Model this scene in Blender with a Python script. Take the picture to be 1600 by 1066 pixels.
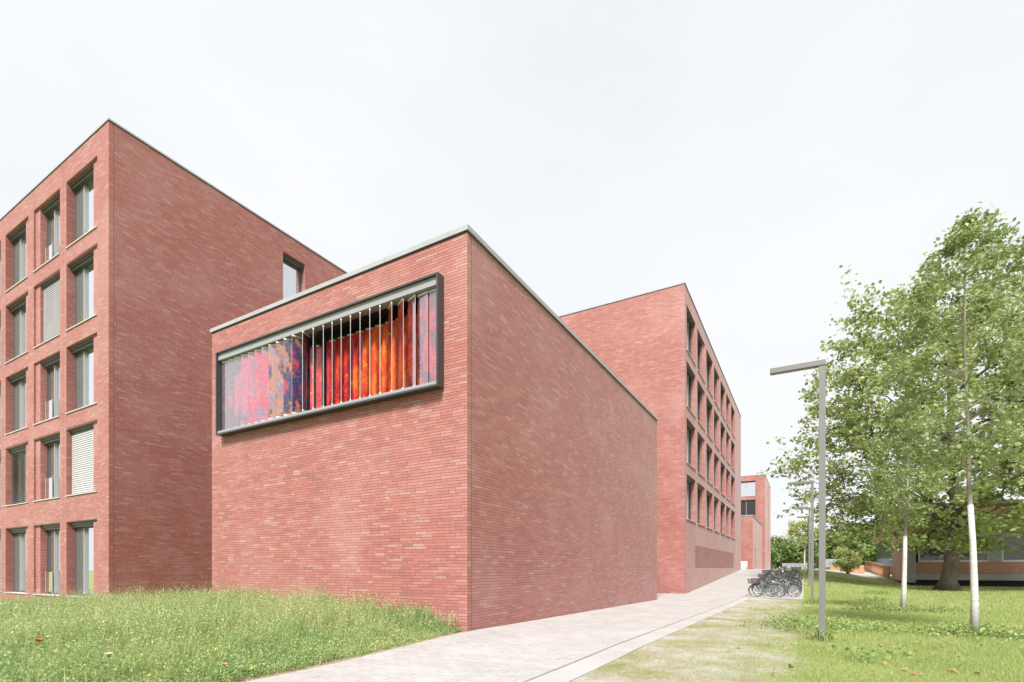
import bpy, math, random
import numpy as np
from mathutils import Vector, Matrix

# ---------------------------------------------------------------- clear, camera, world, sun, exposure
for o in list(bpy.data.objects):
    bpy.data.objects.remove(o, do_unlink=True)
scene = bpy.context.scene
COL = scene.collection
random.seed(7)
rng = np.random.default_rng(11)

F_PX, HOR, CAM_H = 796.0, 888.0, 1.4          # focal length in photo pixels, horizon row, eye height
cam_d = bpy.data.cameras.new('camera')
cam = bpy.data.objects.new('camera', cam_d)
COL.objects.link(cam)
cam.location = (0, 0, CAM_H)
cam.rotation_euler = (math.radians(90), 0, 0)
cam_d.sensor_fit = 'HORIZONTAL'
cam_d.sensor_width = 36
cam_d.lens = 36 * F_PX / 1600
cam_d.shift_y = (HOR - 533) / 1600
cam_d.clip_start = 0.05
cam_d.clip_end = 2000
scene.camera = cam

SUN_EL, SUN_DIR = math.radians(50), (-0.23, -1.0)   # horizontal direction towards the sun
world = bpy.data.worlds.new('World')
scene.world = world
world.use_nodes = True
nt = world.node_tree
nt.nodes.clear()
wo = nt.nodes.new('ShaderNodeOutputWorld')
bg = nt.nodes.new('ShaderNodeBackground')
sky = nt.nodes.new('ShaderNodeTexSky')
sky.sky_type = 'NISHITA'
sky.sun_disc = False
sky.sun_elevation = SUN_EL
sky.sun_rotation = math.atan2(SUN_DIR[0], SUN_DIR[1])
sky.dust_density = 3.0
tc = nt.nodes.new('ShaderNodeTexCoord')
mp = nt.nodes.new('ShaderNodeMapping')
mp.inputs['Scale'].default_value = (1.0, 1.0, 2.2)
nz = nt.nodes.new('ShaderNodeTexNoise')
nz.inputs['Scale'].default_value = 1.6
nz.inputs['Detail'].default_value = 6
nz.inputs['Roughness'].default_value = 0.55
rp = nt.nodes.new('ShaderNodeValToRGB')
rp.color_ramp.elements[0].position = 0.36
rp.color_ramp.elements[0].color = (0.87, 0.87, 0.87, 1)
rp.color_ramp.elements[1].position = 0.62
rp.color_ramp.elements[1].color = (0.985, 0.985, 0.985, 1)
sc = nt.nodes.new('ShaderNodeVectorMath')
sc.operation = 'SCALE'
sc.inputs['Scale'].default_value = 0.07
mx = nt.nodes.new('ShaderNodeMix')
mx.data_type = 'RGBA'
mx.inputs[7].default_value = (0.272, 0.276, 0.281, 1)      # bright even cloud cover
nt.links.new(tc.outputs['Generated'], mp.inputs['Vector'])
nt.links.new(mp.outputs['Vector'], nz.inputs['Vector'])
nt.links.new(nz.outputs['Fac'], rp.inputs['Fac'])
nt.links.new(rp.outputs['Color'], mx.inputs[0])
nt.links.new(sky.outputs['Color'], sc.inputs[0])
nt.links.new(sc.outputs['Vector'], mx.inputs[6])
nt.links.new(mx.outputs[2], bg.inputs['Color'])
bg.inputs['Strength'].default_value = 1.0
nt.links.new(bg.outputs['Background'], wo.inputs['Surface'])

sun_d = bpy.data.lights.new('sun', 'SUN')
sun_d.energy = 2.2
sun_d.angle = math.radians(14)
sun_d.color = (1.0, 0.972, 0.935)
sun = bpy.data.objects.new('sun', sun_d)
COL.objects.link(sun)
_n = math.hypot(*SUN_DIR)
sv = Vector((SUN_DIR[0] / _n * math.cos(SUN_EL), SUN_DIR[1] / _n * math.cos(SUN_EL), math.sin(SUN_EL)))
sun.rotation_euler = sv.to_track_quat('Z', 'Y').to_euler()
sun.location = (-20, -20, 40)

vs = scene.view_settings
vs.view_transform = 'Standard'
vs.look = 'None'
vs.exposure = 1.84
vs.gamma = 1.0
vs.use_curve_mapping = False

# ---------------------------------------------------------------- campus axes: u along the path, v towards the left buildings
PB = np.array([-0.982, 11.17])
RX = np.array([0.4979, 0.8672])
LX = np.array([-0.8672, 0.4979])
TH = math.atan2(RX[1], RX[0])


def W(u, v, z=0.0):
    p = PB + u * RX + v * LX
    return Vector((p[0], p[1], z))


def UV(x, y):
    d = np.array([x, y]) - PB
    return float(d @ RX), float(d @ LX)


def sstep(a, b, x):
    t = np.clip((np.asarray(x, float) - a) / (b - a), 0, 1)
    return t * t * (3 - 2 * t)


def ground_z(u, v):
    u = np.asarray(u, float)
    v = np.asarray(v, float)
    dip = -0.19 * np.clip(u / 16.0, 0, 1)
    rise1 = 1.44 * np.clip((u - 24) / 31.5, 0, 1)
    rise2 = 1.2 * np.clip((u - 51) / 30.0, 0, 1)
    w = sstep(-6.5, -15, v)
    z = dip + rise1 * (1 - w) + rise2 * w
    z = z - 0.45 * sstep(4, 24, v) * (1 - sstep(3, 14, u))
    return z


# ---------------------------------------------------------------- mesh helpers
class MB:
    def __init__(self):
        self.v = []
        self.f = []
        self.m = []

    def quad(self, a, b, c, d, m=0):
        n = len(self.v)
        self.v += [tuple(a), tuple(b), tuple(c), tuple(d)]
        self.f.append((n, n + 1, n + 2, n + 3))
        self.m.append(m)

    def poly(self, pts, m=0):
        n = len(self.v)
        self.v += [tuple(p) for p in pts]
        self.f.append(tuple(range(n, n + len(pts))))
        self.m.append(m)

    def box(self, x0, x1, y0, y1, z0, z1, m=0):
        n = len(self.v)
        self.v += [(x0, y0, z0), (x1, y0, z0), (x1, y1, z0), (x0, y1, z0),
                   (x0, y0, z1), (x1, y0, z1), (x1, y1, z1), (x0, y1, z1)]
        for q in ((0, 3, 2, 1), (4, 5, 6, 7), (0, 1, 5, 4), (1, 2, 6, 5), (2, 3, 7, 6), (3, 0, 4, 7)):
            self.f.append(tuple(n + i for i in q))
            self.m.append(m)

    def obox(self, c, ax, ay, az, m=0):
        c, ax, ay, az = map(Vector, (c, ax, ay, az))
        n = len(self.v)
        for sz in (-1, 1):
            for sx, sy in ((-1, -1), (1, -1), (1, 1), (-1, 1)):
                self.v.append(tuple(c + ax * sx + ay * sy + az * sz))
        for q in ((0, 3, 2, 1), (4, 5, 6, 7), (0, 1, 5, 4), (1, 2, 6, 5), (2, 3, 7, 6), (3, 0, 4, 7)):
            self.f.append(tuple(n + i for i in q))
            self.m.append(m)

    def tube(self, pts, radii, n=6, m=0, cap=True):
        pts = [Vector(p) for p in pts]
        if not hasattr(radii, '__len__'):
            radii = [radii] * len(pts)
        rings = []
        for i, p in enumerate(pts):
            t = (pts[min(i + 1, len(pts) - 1)] - pts[max(i - 1, 0)]).normalized()
            a = t.orthogonal().normalized() if i == 0 else (rings[-1][1] - t * rings[-1][1].dot(t)).normalized()
            b = t.cross(a)
            base = len(self.v)
            for k in range(n):
                an = 2 * math.pi * k / n
                self.v.append(tuple(p + (a * math.cos(an) + b * math.sin(an)) * radii[i]))
            rings.append((base, a))
        for i in range(len(pts) - 1):
            b0, b1 = rings[i][0], rings[i + 1][0]
            for k in range(n):
                k2 = (k + 1) % n
                self.f.append((b0 + k, b0 + k2, b1 + k2, b1 + k))
                self.m.append(m)
        if cap:
            self.f.append(tuple(rings[0][0] + k for k in reversed(range(n))))
            self.f.append(tuple(rings[-1][0] + k for k in range(n)))
            self.m += [m, m]

    def torus(self, c, axis, R, r, n=24, k=6, m=0, a0=0.0, a1=2 * math.pi):
        c = Vector(c)
        axis = Vector(axis).normalized()
        x = axis.orthogonal().normalized()
        if abs(axis.z) < 0.9:
            x = Vector((0, 0, 1)) - axis * axis.z
            x.normalize()
        y = axis.cross(x)
        full = abs(a1 - a0 - 2 * math.pi) < 1e-6
        cnt = n if full else n + 1
        base = len(self.v)
        for i in range(cnt):
            an = a0 + (a1 - a0) * i / n
            d = x * math.cos(an) + y * math.sin(an)
            for j in range(k):
                b = 2 * math.pi * j / k
                self.v.append(tuple(c + d * (R + r * math.cos(b)) + axis * (r * math.sin(b))))
        for i in range(n):
            i2 = (i + 1) % cnt
            for j in range(k):
                j2 = (j + 1) % k
                self.f.append((base + i * k + j, base + i2 * k + j, base + i2 * k + j2, base + i * k + j2))
                self.m.append(m)

    def mesh(self, name, mats, smooth=False):
        me = bpy.data.meshes.new(name)
        me.from_pydata(self.v, [], self.f)
        for mt in mats:
            me.materials.append(mt)
        if len(mats) > 1:
            me.polygons.foreach_set('material_index', np.array(self.m, dtype=np.int32))
        box_uv(me)
        if smooth:
            me.polygons.foreach_set('use_smooth', np.ones(len(me.polygons), dtype=bool))
        me.update()
        return me

    def obj(self, name, mats, parent=None, smooth=False):
        if not isinstance(mats, (list, tuple)):
            mats = [mats]
        return link(name, self.mesh(name, mats, smooth), parent)


def box_uv(me):
    nl = len(me.loops)
    co = np.empty(len(me.vertices) * 3)
    me.vertices.foreach_get('co', co)
    co = co.reshape(-1, 3)
    vi = np.empty(nl, dtype=np.int32)
    me.loops.foreach_get('vertex_index', vi)
    nrm = np.empty(len(me.polygons) * 3)
    me.polygons.foreach_get('normal', nrm)
    nrm = np.abs(nrm.reshape(-1, 3))
    tot = np.empty(len(me.polygons), dtype=np.int32)
    me.polygons.foreach_get('loop_total', tot)
    ln = np.repeat(nrm, tot, axis=0)
    p = co[vi]
    uv = np.where((ln[:, 2] > 0.7)[:, None], p[:, [0, 1]],
                  np.where((ln[:, 0] > ln[:, 1])[:, None], p[:, [1, 2]], p[:, [0, 2]]))
    lay = me.uv_layers.new(name='UVMap')
    lay.data.foreach_set('uv', uv.astype(np.float32).ravel())


def link(name, me, parent=None):
    o = bpy.data.objects.new(name, me)
    COL.objects.link(o)
    if parent is not None:
        o.parent = parent
    return o


def np_mesh(name, verts, faces, mat, rnd=None, smooth=False):
    """verts (n,3), faces (m,k): one mesh with an optional random value per face."""
    verts = np.ascontiguousarray(verts, dtype=np.float32)
    faces = np.ascontiguousarray(faces, dtype=np.int32)
    m, k = faces.shape
    me = bpy.data.meshes.new(name)
    me.vertices.add(len(verts))
    me.vertices.foreach_set('co', verts.ravel())
    me.loops.add(m * k)
    me.loops.foreach_set('vertex_index', faces.ravel())
    me.polygons.add(m)
    me.polygons.foreach_set('loop_start', np.arange(0, m * k, k, dtype=np.int32))
    me.polygons.foreach_set('loop_total', np.full(m, k, dtype=np.int32))
    me.polygons.foreach_set('use_smooth', np.full(m, bool(smooth), dtype=bool))
    me.update(calc_edges=True)
    me.materials.append(mat)
    if rnd is not None:
        at = me.attributes.new('rnd', 'FLOAT', 'FACE')
        at.data.foreach_set('value', np.ascontiguousarray(rnd, dtype=np.float32))
    return me


def tag(o, label=None, cat=None, group=None, kind=None):
    if label:
        o['label'] = label
    if cat:
        o['category'] = cat
    if group:
        o['group'] = group
    if kind:
        o['kind'] = kind
    return o


def empty(name, loc, rz=0.0):
    o = bpy.data.objects.new(name, None)
    COL.objects.link(o)
    o.location = loc
    o.rotation_euler = (0, 0, rz)
    o.empty_display_size = 0.2
    return o


def copy_tree(o, parent=None):
    c = o.copy()
    COL.objects.link(c)
    c.parent = parent
    for ch in o.children:
        copy_tree(ch, c)
    return c


# ---------------------------------------------------------------- materials
def new_mat(name):
    m = bpy.data.materials.new(name)
    m.use_nodes = True
    t = m.node_tree
    return m, t, t.nodes['Principled BSDF']


def N(t, kind, **kw):
    n = t.nodes.new(kind)
    for k, val in kw.items():
        if k in ('operation', 'data_type', 'blend_type', 'attribute_name', 'feature', 'offset', 'noise_dimensions', 'distance'):
            setattr(n, k, val)
        else:
            n.inputs[k].default_value = val
    return n


def ramp(t, stops, interp='LINEAR'):
    r = t.nodes.new('ShaderNodeValToRGB')
    r.color_ramp.interpolation = interp
    e = r.color_ramp.elements
    while len(e) < len(stops):
        e.new(0.5)
    for i, (p, c) in enumerate(stops):
        e[i].position = p
        e[i].color = (c[0], c[1], c[2], 1)
    return r


def mixc(t, fac, a, b, blend='MIX'):
    m = t.nodes.new('ShaderNodeMix')
    m.data_type = 'RGBA'
    m.blend_type = blend
    for idx, val in ((0, fac), (6, a), (7, b)):
        if hasattr(val, 'links') or isinstance(val, bpy.types.NodeSocket):
            t.links.new(val, m.inputs[idx])
        else:
            m.inputs[idx].default_value = val if idx == 0 else (val[0], val[1], val[2], 1)
    return m.outputs[2]


def plain(name, col, rough=0.6, metal=0.0, spec=0.5, var=0.0, scale=8.0, bump=0.0, bscale=60.0):
    m, t, b = new_mat(name)
    b.inputs['Base Color'].default_value = (*col, 1)
    b.inputs['Roughness'].default_value = rough
    b.inputs['Metallic'].default_value = metal
    b.inputs['Specular IOR Level'].default_value = spec
    co = t.nodes.new('ShaderNodeTexCoord')
    if var:
        n = N(t, 'ShaderNodeTexNoise', Scale=scale, Detail=5.0, Roughness=0.6)
        t.links.new(co.outputs['Object'], n.inputs['Vector'])
        r = ramp(t, [(0.25, [c * (1 - var) for c in col]), (0.75, [min(1, c * (1 + var)) for c in col])])
        t.links.new(n.outputs['Fac'], r.inputs['Fac'])
        t.links.new(r.outputs['Color'], b.inputs['Base Color'])
    if bump:
        n2 = N(t, 'ShaderNodeTexNoise', Scale=bscale, Detail=4.0)
        t.links.new(co.outputs['Object'], n2.inputs['Vector'])
        bp = N(t, 'ShaderNodeBump', Strength=bump, Distance=0.01)
        t.links.new(n2.outputs['Fac'], bp.inputs['Height'])
        t.links.new(bp.outputs['Normal'], b.inputs['Normal'])
    return m


BRICK_STOPS = [(0.0, (0.270, 0.116, 0.101)), (0.10, (0.305, 0.118, 0.101)), (0.30, (0.335, 0.122, 0.103)),
               (0.55, (0.355, 0.132, 0.112)), (0.80, (0.362, 0.150, 0.127)), (0.92, (0.370, 0.175, 0.148)),
               (0.97, (0.375, 0.199, 0.168)), (1.0, (0.385, 0.230, 0.195))]
MORTAR = (0.125, 0.062, 0.054)


def brick_common(t, b, col):
    """fine grain and pale weathering blotches over a brick colour socket"""
    geo = t.nodes.new('ShaderNodeNewGeometry')
    n1 = N(t, 'ShaderNodeTexNoise', Scale=38.0, Detail=4.0, Roughness=0.7)
    t.links.new(geo.outputs['Position'], n1.inputs['Vector'])
    g = ramp(t, [(0.3, (0.82, 0.82, 0.82)), (0.7, (1.14, 1.14, 1.14))])
    t.links.new(n1.outputs['Fac'], g.inputs['Fac'])
    c1 = mixc(t, 1.0, col, g.outputs['Color'], 'MULTIPLY')
    n2 = N(t, 'ShaderNodeTexNoise', Scale=0.42, Detail=5.0, Roughness=0.62)
    t.links.new(geo.outputs['Position'], n2.inputs['Vector'])
    g2 = ramp(t, [(0.47, (0, 0, 0)), (0.72, (0.42, 0.42, 0.42))])
    t.links.new(n2.outputs['Fac'], g2.inputs['Fac'])
    c2 = mixc(t, g2.outputs['Color'], c1, (0.44, 0.255, 0.23))
    t.links.new(c2, b.inputs['Base Color'])
    b.inputs['Roughness'].default_value = 0.55
    b.inputs['Specular IOR Level'].default_value = 0.36
    b.inputs['Sheen Weight'].default_value = 0.12
    b.inputs['Sheen Roughness'].default_value = 0.45
    b.inputs['Sheen Tint'].default_value = (1.0, 0.9, 0.88, 1)
    bp = N(t, 'ShaderNodeBump', Strength=0.35, Distance=0.004)
    t.links.new(n1.outputs['Fac'], bp.inputs['Height'])
    t.links.new(bp.outputs['Normal'], b.inputs['Normal'])
    return bp


# bricks that are geometry: colour from the per-face value
M_BRICK, _t, _b = new_mat('fired_brick')
_a = N(_t, 'ShaderNodeAttribute', attribute_name='rnd')
_r = ramp(_t, BRICK_STOPS)
_t.links.new(_a.outputs['Fac'], _r.inputs['Fac'])
brick_common(_t, _b, _r.outputs['Color'])

# brickwork too far away to build: same palette through the brick pattern
M_BRICKWORK, _t, _b = new_mat('brickwork_far')
_uv = _t.nodes.new('ShaderNodeTexCoord')
_bt = _t.nodes.new('ShaderNodeTexBrick')
_bt.offset = 0.37
_bt.inputs['Color1'].default_value = (0, 0, 0, 1)
_bt.inputs['Color2'].default_value = (1, 1, 1, 1)
_bt.inputs['Mortar'].default_value = (0.5, 0.5, 0.5, 1)
_bt.inputs['Scale'].default_value = 1.0
_bt.inputs['Mortar Size'].default_value = 0.005
_bt.inputs['Brick Width'].default_value = 0.325
_bt.inputs['Row Height'].default_value = 0.0683
_t.links.new(_uv.outputs['UV'], _bt.inputs['Vector'])
_r = ramp(_t, BRICK_STOPS)
_t.links.new(_bt.outputs['Color'], _r.inputs['Fac'])
_c = mixc(_t, _bt.outputs['Fac'], _r.outputs['Color'], MORTAR)
brick_common(_t, _b, _c)

M_MORTAR = plain('mortar', MORTAR, 0.9, var=0.25, scale=5)
M_COPING = plain('coping_sheet_metal', (0.315, 0.32, 0.33), 0.42, 0.0, 0.6, var=0.08, scale=1.5)
M_SILL = plain('pale_sill', (0.46, 0.43, 0.42), 0.5, var=0.08)
M_FRAME = plain('dark_window_frame', (0.075, 0.075, 0.078), 0.45)
M_FRAME_L = plain('light_window_frame', (0.30, 0.31, 0.315), 0.4)
M_BOXMETAL = plain('anthracite_metal', (0.045, 0.045, 0.047), 0.42, var=0.15, scale=3)
M_HEADBOX = plain('pale_grey_metal', (0.26, 0.265, 0.275), 0.4)
M_CLIP = plain('white_clip', (0.62, 0.62, 0.62), 0.35)
M_DARK = plain('dark_recess_shade', (0.03, 0.03, 0.033), 0.7)  # near-black; also painted in as shade under copings and the old building
M_SLAT = plain('blind_slat', (0.42, 0.42, 0.42), 0.4)
M_ROOF = plain('gravel_roof', (0.3, 0.29, 0.28), 0.9, var=0.2)
M_LAMP = plain('grey_powder_coat', (0.155, 0.152, 0.15), 0.45, var=0.05, scale=2)
M_LENS = plain('lamp_underside', (0.17, 0.15, 0.14), 0.3)
M_VENT = plain('grey_vent_panel', (0.10, 0.104, 0.102), 0.4, var=0.06, scale=2)
M_RUBBER = plain('tyre_rubber', (0.03, 0.03, 0.03), 0.7)
M_STEEL = plain('bright_steel', (0.45, 0.45, 0.46), 0.3, 0.7)
M_BLACK = plain('black_paint', (0.03, 0.032, 0.035), 0.35)
M_CONCRETE = plain('pale_concrete', (0.27, 0.26, 0.25), 0.8, var=0.12, scale=3, bump=0.1)
M_WHITEWALL = plain('white_concrete', (0.52, 0.50, 0.48), 0.8, var=0.08)


def glass_mat(name, dark, mixf=0.62, tint=(0.95, 0.97, 1.0), rough=0.01):
    m, t, b = new_mat(name)
    b.inputs['Base Color'].default_value = (*dark, 1)
    b.inputs['Roughness'].default_value = 0.25
    g = N(t, 'ShaderNodeBsdfGlossy', Roughness=rough)
    g.inputs['Color'].default_value = (*tint, 1)
    lw = N(t, 'ShaderNodeLayerWeight', Blend=mixf)
    ms = t.nodes.new('ShaderNodeMixShader')
    t.links.new(lw.outputs['Facing'], ms.inputs[0])
    t.links.new(b.outputs[0], ms.inputs[1])
    t.links.new(g.outputs[0], ms.inputs[2])
    t.links.new(ms.outputs[0], t.nodes['Material Output'].inputs['Surface'])
    return m


M_GLASS = glass_mat('window_glass', (0.20, 0.205, 0.20), 0.74)
M_GLASS_SIDE = glass_mat('sky_window_glass', (0.16, 0.17, 0.18), 0.86)
M_GLASS_DARK = glass_mat('dark_glass', (0.03, 0.033, 0.033), 0.16)
_t = M_GLASS_DARK.node_tree
_ms = [n for n in _t.nodes if n.type == 'MIX_SHADER'][0]
_t.links.remove(_ms.inputs[0].links[0])
_ms.inputs[0].default_value = 0.05
_t = M_GLASS_SIDE.node_tree
_ms = [n for n in _t.nodes if n.type == 'MIX_SHADER'][0]
_t.links.remove(_ms.inputs[0].links[0])
_ms.inputs[0].default_value = 0.72

# paving
M_PAVER, _t, _b = new_mat('pale_paver')
_a = N(_t, 'ShaderNodeAttribute', attribute_name='rnd')
_r = ramp(_t, [(0, (0.335, 0.317, 0.303)), (0.5, (0.352, 0.337, 0.324)), (1, (0.372, 0.360, 0.348))])
_t.links.new(_a.outputs['Fac'], _r.inputs['Fac'])
_g = _t.nodes.new('ShaderNodeNewGeometry')
_n1 = N(_t, 'ShaderNodeTexNoise', Scale=0.8, Detail=6.0, Roughness=0.65)
_t.links.new(_g.outputs['Position'], _n1.inputs['Vector'])
_r1 = ramp(_t, [(0.3, (0.86, 0.85, 0.84)), (0.7, (1.06, 1.06, 1.06))])
_t.links.new(_n1.outputs['Fac'], _r1.inputs['Fac'])
_c = mixc(_t, 1.0, _r.outputs['Color'], _r1.outputs['Color'], 'MULTIPLY')
_t.links.new(_c, _b.inputs['Base Color'])
_b.inputs['Roughness'].default_value = 0.8
M_JOINT = plain('paver_joint_sand', (0.27, 0.247, 0.225), 0.95, var=0.2, scale=4)

M_PATH, _t, _b = new_mat('paving_far')
_uv = _t.nodes.new('ShaderNodeTexCoord')
_bt = _t.nodes.new('ShaderNodeTexBrick')
for _k, _val in (('Color1', (0.335, 0.318, 0.304, 1)), ('Color2', (0.362, 0.349, 0.337, 1)), ('Mortar', (0.30, 0.283, 0.268, 1)),
                 ('Scale', 1.0), ('Mortar Size', 0.003), ('Brick Width', 0.12), ('Row Height', 0.24)):
    _bt.inputs[_k].default_value = _val
_t.links.new(_uv.outputs['UV'], _bt.inputs['Vector'])
_g = _t.nodes.new('ShaderNodeNewGeometry')
_n1 = N(_t, 'ShaderNodeTexNoise', Scale=0.8, Detail=6.0, Roughness=0.65)
_t.links.new(_g.outputs['Position'], _n1.inputs['Vector'])
_r1 = ramp(_t, [(0.3, (0.86, 0.85, 0.84)), (0.7, (1.06, 1.06, 1.06))])
_t.links.new(_n1.outputs['Fac'], _r1.inputs['Fac'])
_c = mixc(_t, 1.0, _bt.outputs['Color'], _r1.outputs['Color'], 'MULTIPLY')
_t.links.new(_c, _b.inputs['Base Color'])
_b.inputs['Roughness'].default_value = 0.8


def ground_mat(name, stops, scale=0.9, fine=25.0, bump=0.5):
    m, t, b = new_mat(name)
    g = t.nodes.new('ShaderNodeNewGeometry')
    n1 = N(t, 'ShaderNodeTexNoise', Scale=scale, Detail=8.0, Roughness=0.68)
    t.links.new(g.outputs['Position'], n1.inputs['Vector'])
    r = ramp(t, stops)
    t.links.new(n1.outputs['Fac'], r.inputs['Fac'])
    n2 = N(t, 'ShaderNodeTexNoise', Scale=fine, Detail=5.0, Roughness=0.75)
    t.links.new(g.outputs['Position'], n2.inputs['Vector'])
    r2 = ramp(t, [(0.28, (0.62, 0.62, 0.62)), (0.72, (1.3, 1.3, 1.3))])
    t.links.new(n2.outputs['Fac'], r2.inputs['Fac'])
    c = mixc(t, 1.0, r.outputs['Color'], r2.outputs['Color'], 'MULTIPLY')
    t.links.new(c, b.inputs['Base Color'])
    b.inputs['Roughness'].default_value = 0.95
    b.inputs['Specular IOR Level'].default_value = 0.15
    bp = N(t, 'ShaderNodeBump', Strength=bump, Distance=0.03)
    t.links.new(n2.outputs['Fac'], bp.inputs['Height'])
    t.links.new(bp.outputs['Normal'], b.inputs['Normal'])
    return m


M_GROUND = ground_mat('turf_ground', [(0.30, (0.33, 0.26, 0.17)), (0.42, (0.27, 0.275, 0.105)), (0.55, (0.20, 0.26, 0.075)), (0.7, (0.25, 0.29, 0.09))], 0.55, 30)
M_GRAVEL = ground_mat('gravel_ground', [(0.33, (0.21, 0.215, 0.085)), (0.44, (0.29, 0.26, 0.155)), (0.53, (0.35, 0.325, 0.275)), (0.64, (0.44, 0.42, 0.385))], 0.9, 55, 0.7)


_t = M_GRAVEL.node_tree
_b = _t.nodes['Principled BSDF']
_old = _b.inputs['Base Color'].links[0].from_socket
_co = _t.nodes.new('ShaderNodeTexCoord')
_sp = _t.nodes.new('ShaderNodeSeparateXYZ')
_t.links.new(_co.outputs['Object'], _sp.inputs[0])
_nn = N(_t, 'ShaderNodeTexNoise', Scale=0.9, Detail=6.0, Roughness=0.65)
_t.links.new(_co.outputs['Object'], _nn.inputs['Vector'])
_ma = N(_t, 'ShaderNodeMath', operation='MULTIPLY_ADD')
_t.links.new(_nn.outputs['Fac'], _ma.inputs[0])
_ma.inputs[1].default_value = 2.6
_t.links.new(_sp.outputs['Y'], _ma.inputs[2])
_mr = _t.nodes.new('ShaderNodeMapRange')
for _i, _val in ((1, -4.5), (2, -5.4), (3, 0.0), (4, 1.0)):
    _mr.inputs[_i].default_value = _val
_t.links.new(_ma.outputs[0], _mr.inputs[0])
_t.links.new(mixc(_t, _mr.outputs[0], _old, (0.23, 0.275, 0.085)), _b.inputs['Base Color'])


def leaf_mat(name, stops, trans=0.45, rough=0.42):
    m, t, b = new_mat(name)
    a = N(t, 'ShaderNodeAttribute', attribute_name='rnd')
    r = ramp(t, stops)
    t.links.new(a.outputs['Fac'], r.inputs['Fac'])
    t.links.new(r.outputs['Color'], b.inputs['Base Color'])
    b.inputs['Roughness'].default_value = rough
    b.inputs['Specular IOR Level'].default_value = 0.6
    tr = t.nodes.new('ShaderNodeBsdfTranslucent')
    t.links.new(r.outputs['Color'], tr.inputs['Color'])
    ms = t.nodes.new('ShaderNodeMixShader')
    ms.inputs[0].default_value = trans
    t.links.new(b.outputs[0], ms.inputs[1])
    t.links.new(tr.outputs[0], ms.inputs[2])
    t.links.new(ms.outputs[0], t.nodes['Material Output'].inputs['Surface'])
    return m


M_MEADOW = leaf_mat('meadow_herbs', [(0, (0.22, 0.35, 0.15)), (0.35, (0.34, 0.45, 0.17)), (0.65, (0.43, 0.50, 0.19)), (0.88, (0.49, 0.53, 0.27)), (1, (0.55, 0.50, 0.32))], 0.5)
M_LAWN = leaf_mat('lawn_blades', [(0, (0.21, 0.32, 0.11)), (0.45, (0.34, 0.42, 0.13)), (0.8, (0.42, 0.47, 0.17)), (1, (0.54, 0.47, 0.28))], 0.45)
M_OAKLEAF = leaf_mat('maple_leaves', [(0, (0.17, 0.235, 0.085)), (0.45, (0.31, 0.385, 0.125)), (0.8, (0.41, 0.47, 0.18)), (1, (0.48, 0.53, 0.27))], 0.55)
M_BIRCHLEAF = leaf_mat('young_tree_leaves', [(0, (0.18, 0.24, 0.09)), (0.5, (0.28, 0.36, 0.13)), (1, (0.38, 0.44, 0.21))], 0.5)
M_FARLEAF = leaf_mat('far_leaves', [(0, (0.12, 0.18, 0.06)), (0.5, (0.20, 0.29, 0.09)), (1, (0.31, 0.38, 0.14))], 0.5)
M_PALELEAF = leaf_mat('pale_yellow_leaves', [(0, (0.36, 0.43, 0.13)), (1, (0.52, 0.55, 0.24))], 0.55)
M_BARK = plain('dark_bark', (0.115, 0.098, 0.078), 0.9, var=0.35, scale=6, bump=0.8, bscale=18)
M_BARK_L = plain('light_bark', (0.27, 0.235, 0.19), 0.85, var=0.25, scale=9, bump=0.4, bscale=30)
M_LIME, _t, _b = new_mat('lime_wash')
_co = _t.nodes.new('ShaderNodeTexCoord')
_mp = _t.nodes.new('ShaderNodeMapping')
_mp.inputs['Scale'].default_value = (3, 3, 14)
_n1 = N(_t, 'ShaderNodeTexNoise', Scale=1.6, Detail=5.0, Roughness=0.7)
_t.links.new(_co.outputs['Object'], _mp.inputs['Vector'])
_t.links.new(_mp.outputs['Vector'], _n1.inputs['Vector'])
_r = ramp(_t, [(0.30, (0.20, 0.175, 0.145)), (0.40, (0.42, 0.40, 0.37)), (0.52, (0.50, 0.49, 0.475)), (0.7, (0.55, 0.54, 0.53))])
_t.links.new(_n1.outputs['Fac'], _r.inputs['Fac'])
_t.links.new(_r.outputs['Color'], _b.inputs['Base Color'])
_b.inputs['Roughness'].default_value = 0.85
M_PEBBLE, _t, _b = new_mat('pebble')
_a = N(_t, 'ShaderNodeAttribute', attribute_name='rnd')
_r = ramp(_t, [(0, (0.20, 0.17, 0.13)), (0.5, (0.32, 0.285, 0.235)), (1, (0.42, 0.39, 0.345))])
_t.links.new(_a.outputs['Fac'], _r.inputs['Fac'])
_t.links.new(_r.outputs['Color'], _b.inputs['Base Color'])
_b.inputs['Roughness'].default_value = 0.85

# ---------------------------------------------------------------- ground, path, verge
def axis_samples(parts):
    out = []
    for a, b, n in parts:
        out += list(np.linspace(a, b, n, endpoint=False))
    out.append(parts[-1][1])
    return np.array(out)


def path_edge(u):
    return -0.02 - 0.5 * sstep(0.3, -5, u)


def sheet(name, us, vs_, dz, mat, kind='structure', label=None, warp=None):
    U, V = np.meshgrid(us, vs_, indexing='ij')
    if warp:
        V = warp(U, V)
    Z = ground_z(U, V) + dz
    verts = np.stack([U, V, Z], -1).reshape(-1, 3)
    nu, nv = U.shape
    i = np.arange(nu - 1)[:, None] * nv + np.arange(nv - 1)[None, :]
    i = i.ravel()
    faces = np.stack([i, i + nv, i + nv + 1, i + 1], -1)
    me = np_mesh(name, verts, faces, mat, smooth=True)
    box_uv(me)
    o = link(name, me)
    o.location = W(0, 0, 0)
    o.rotation_euler = (0, 0, TH)
    tag(o, label, None, None, kind)
    return o


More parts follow.
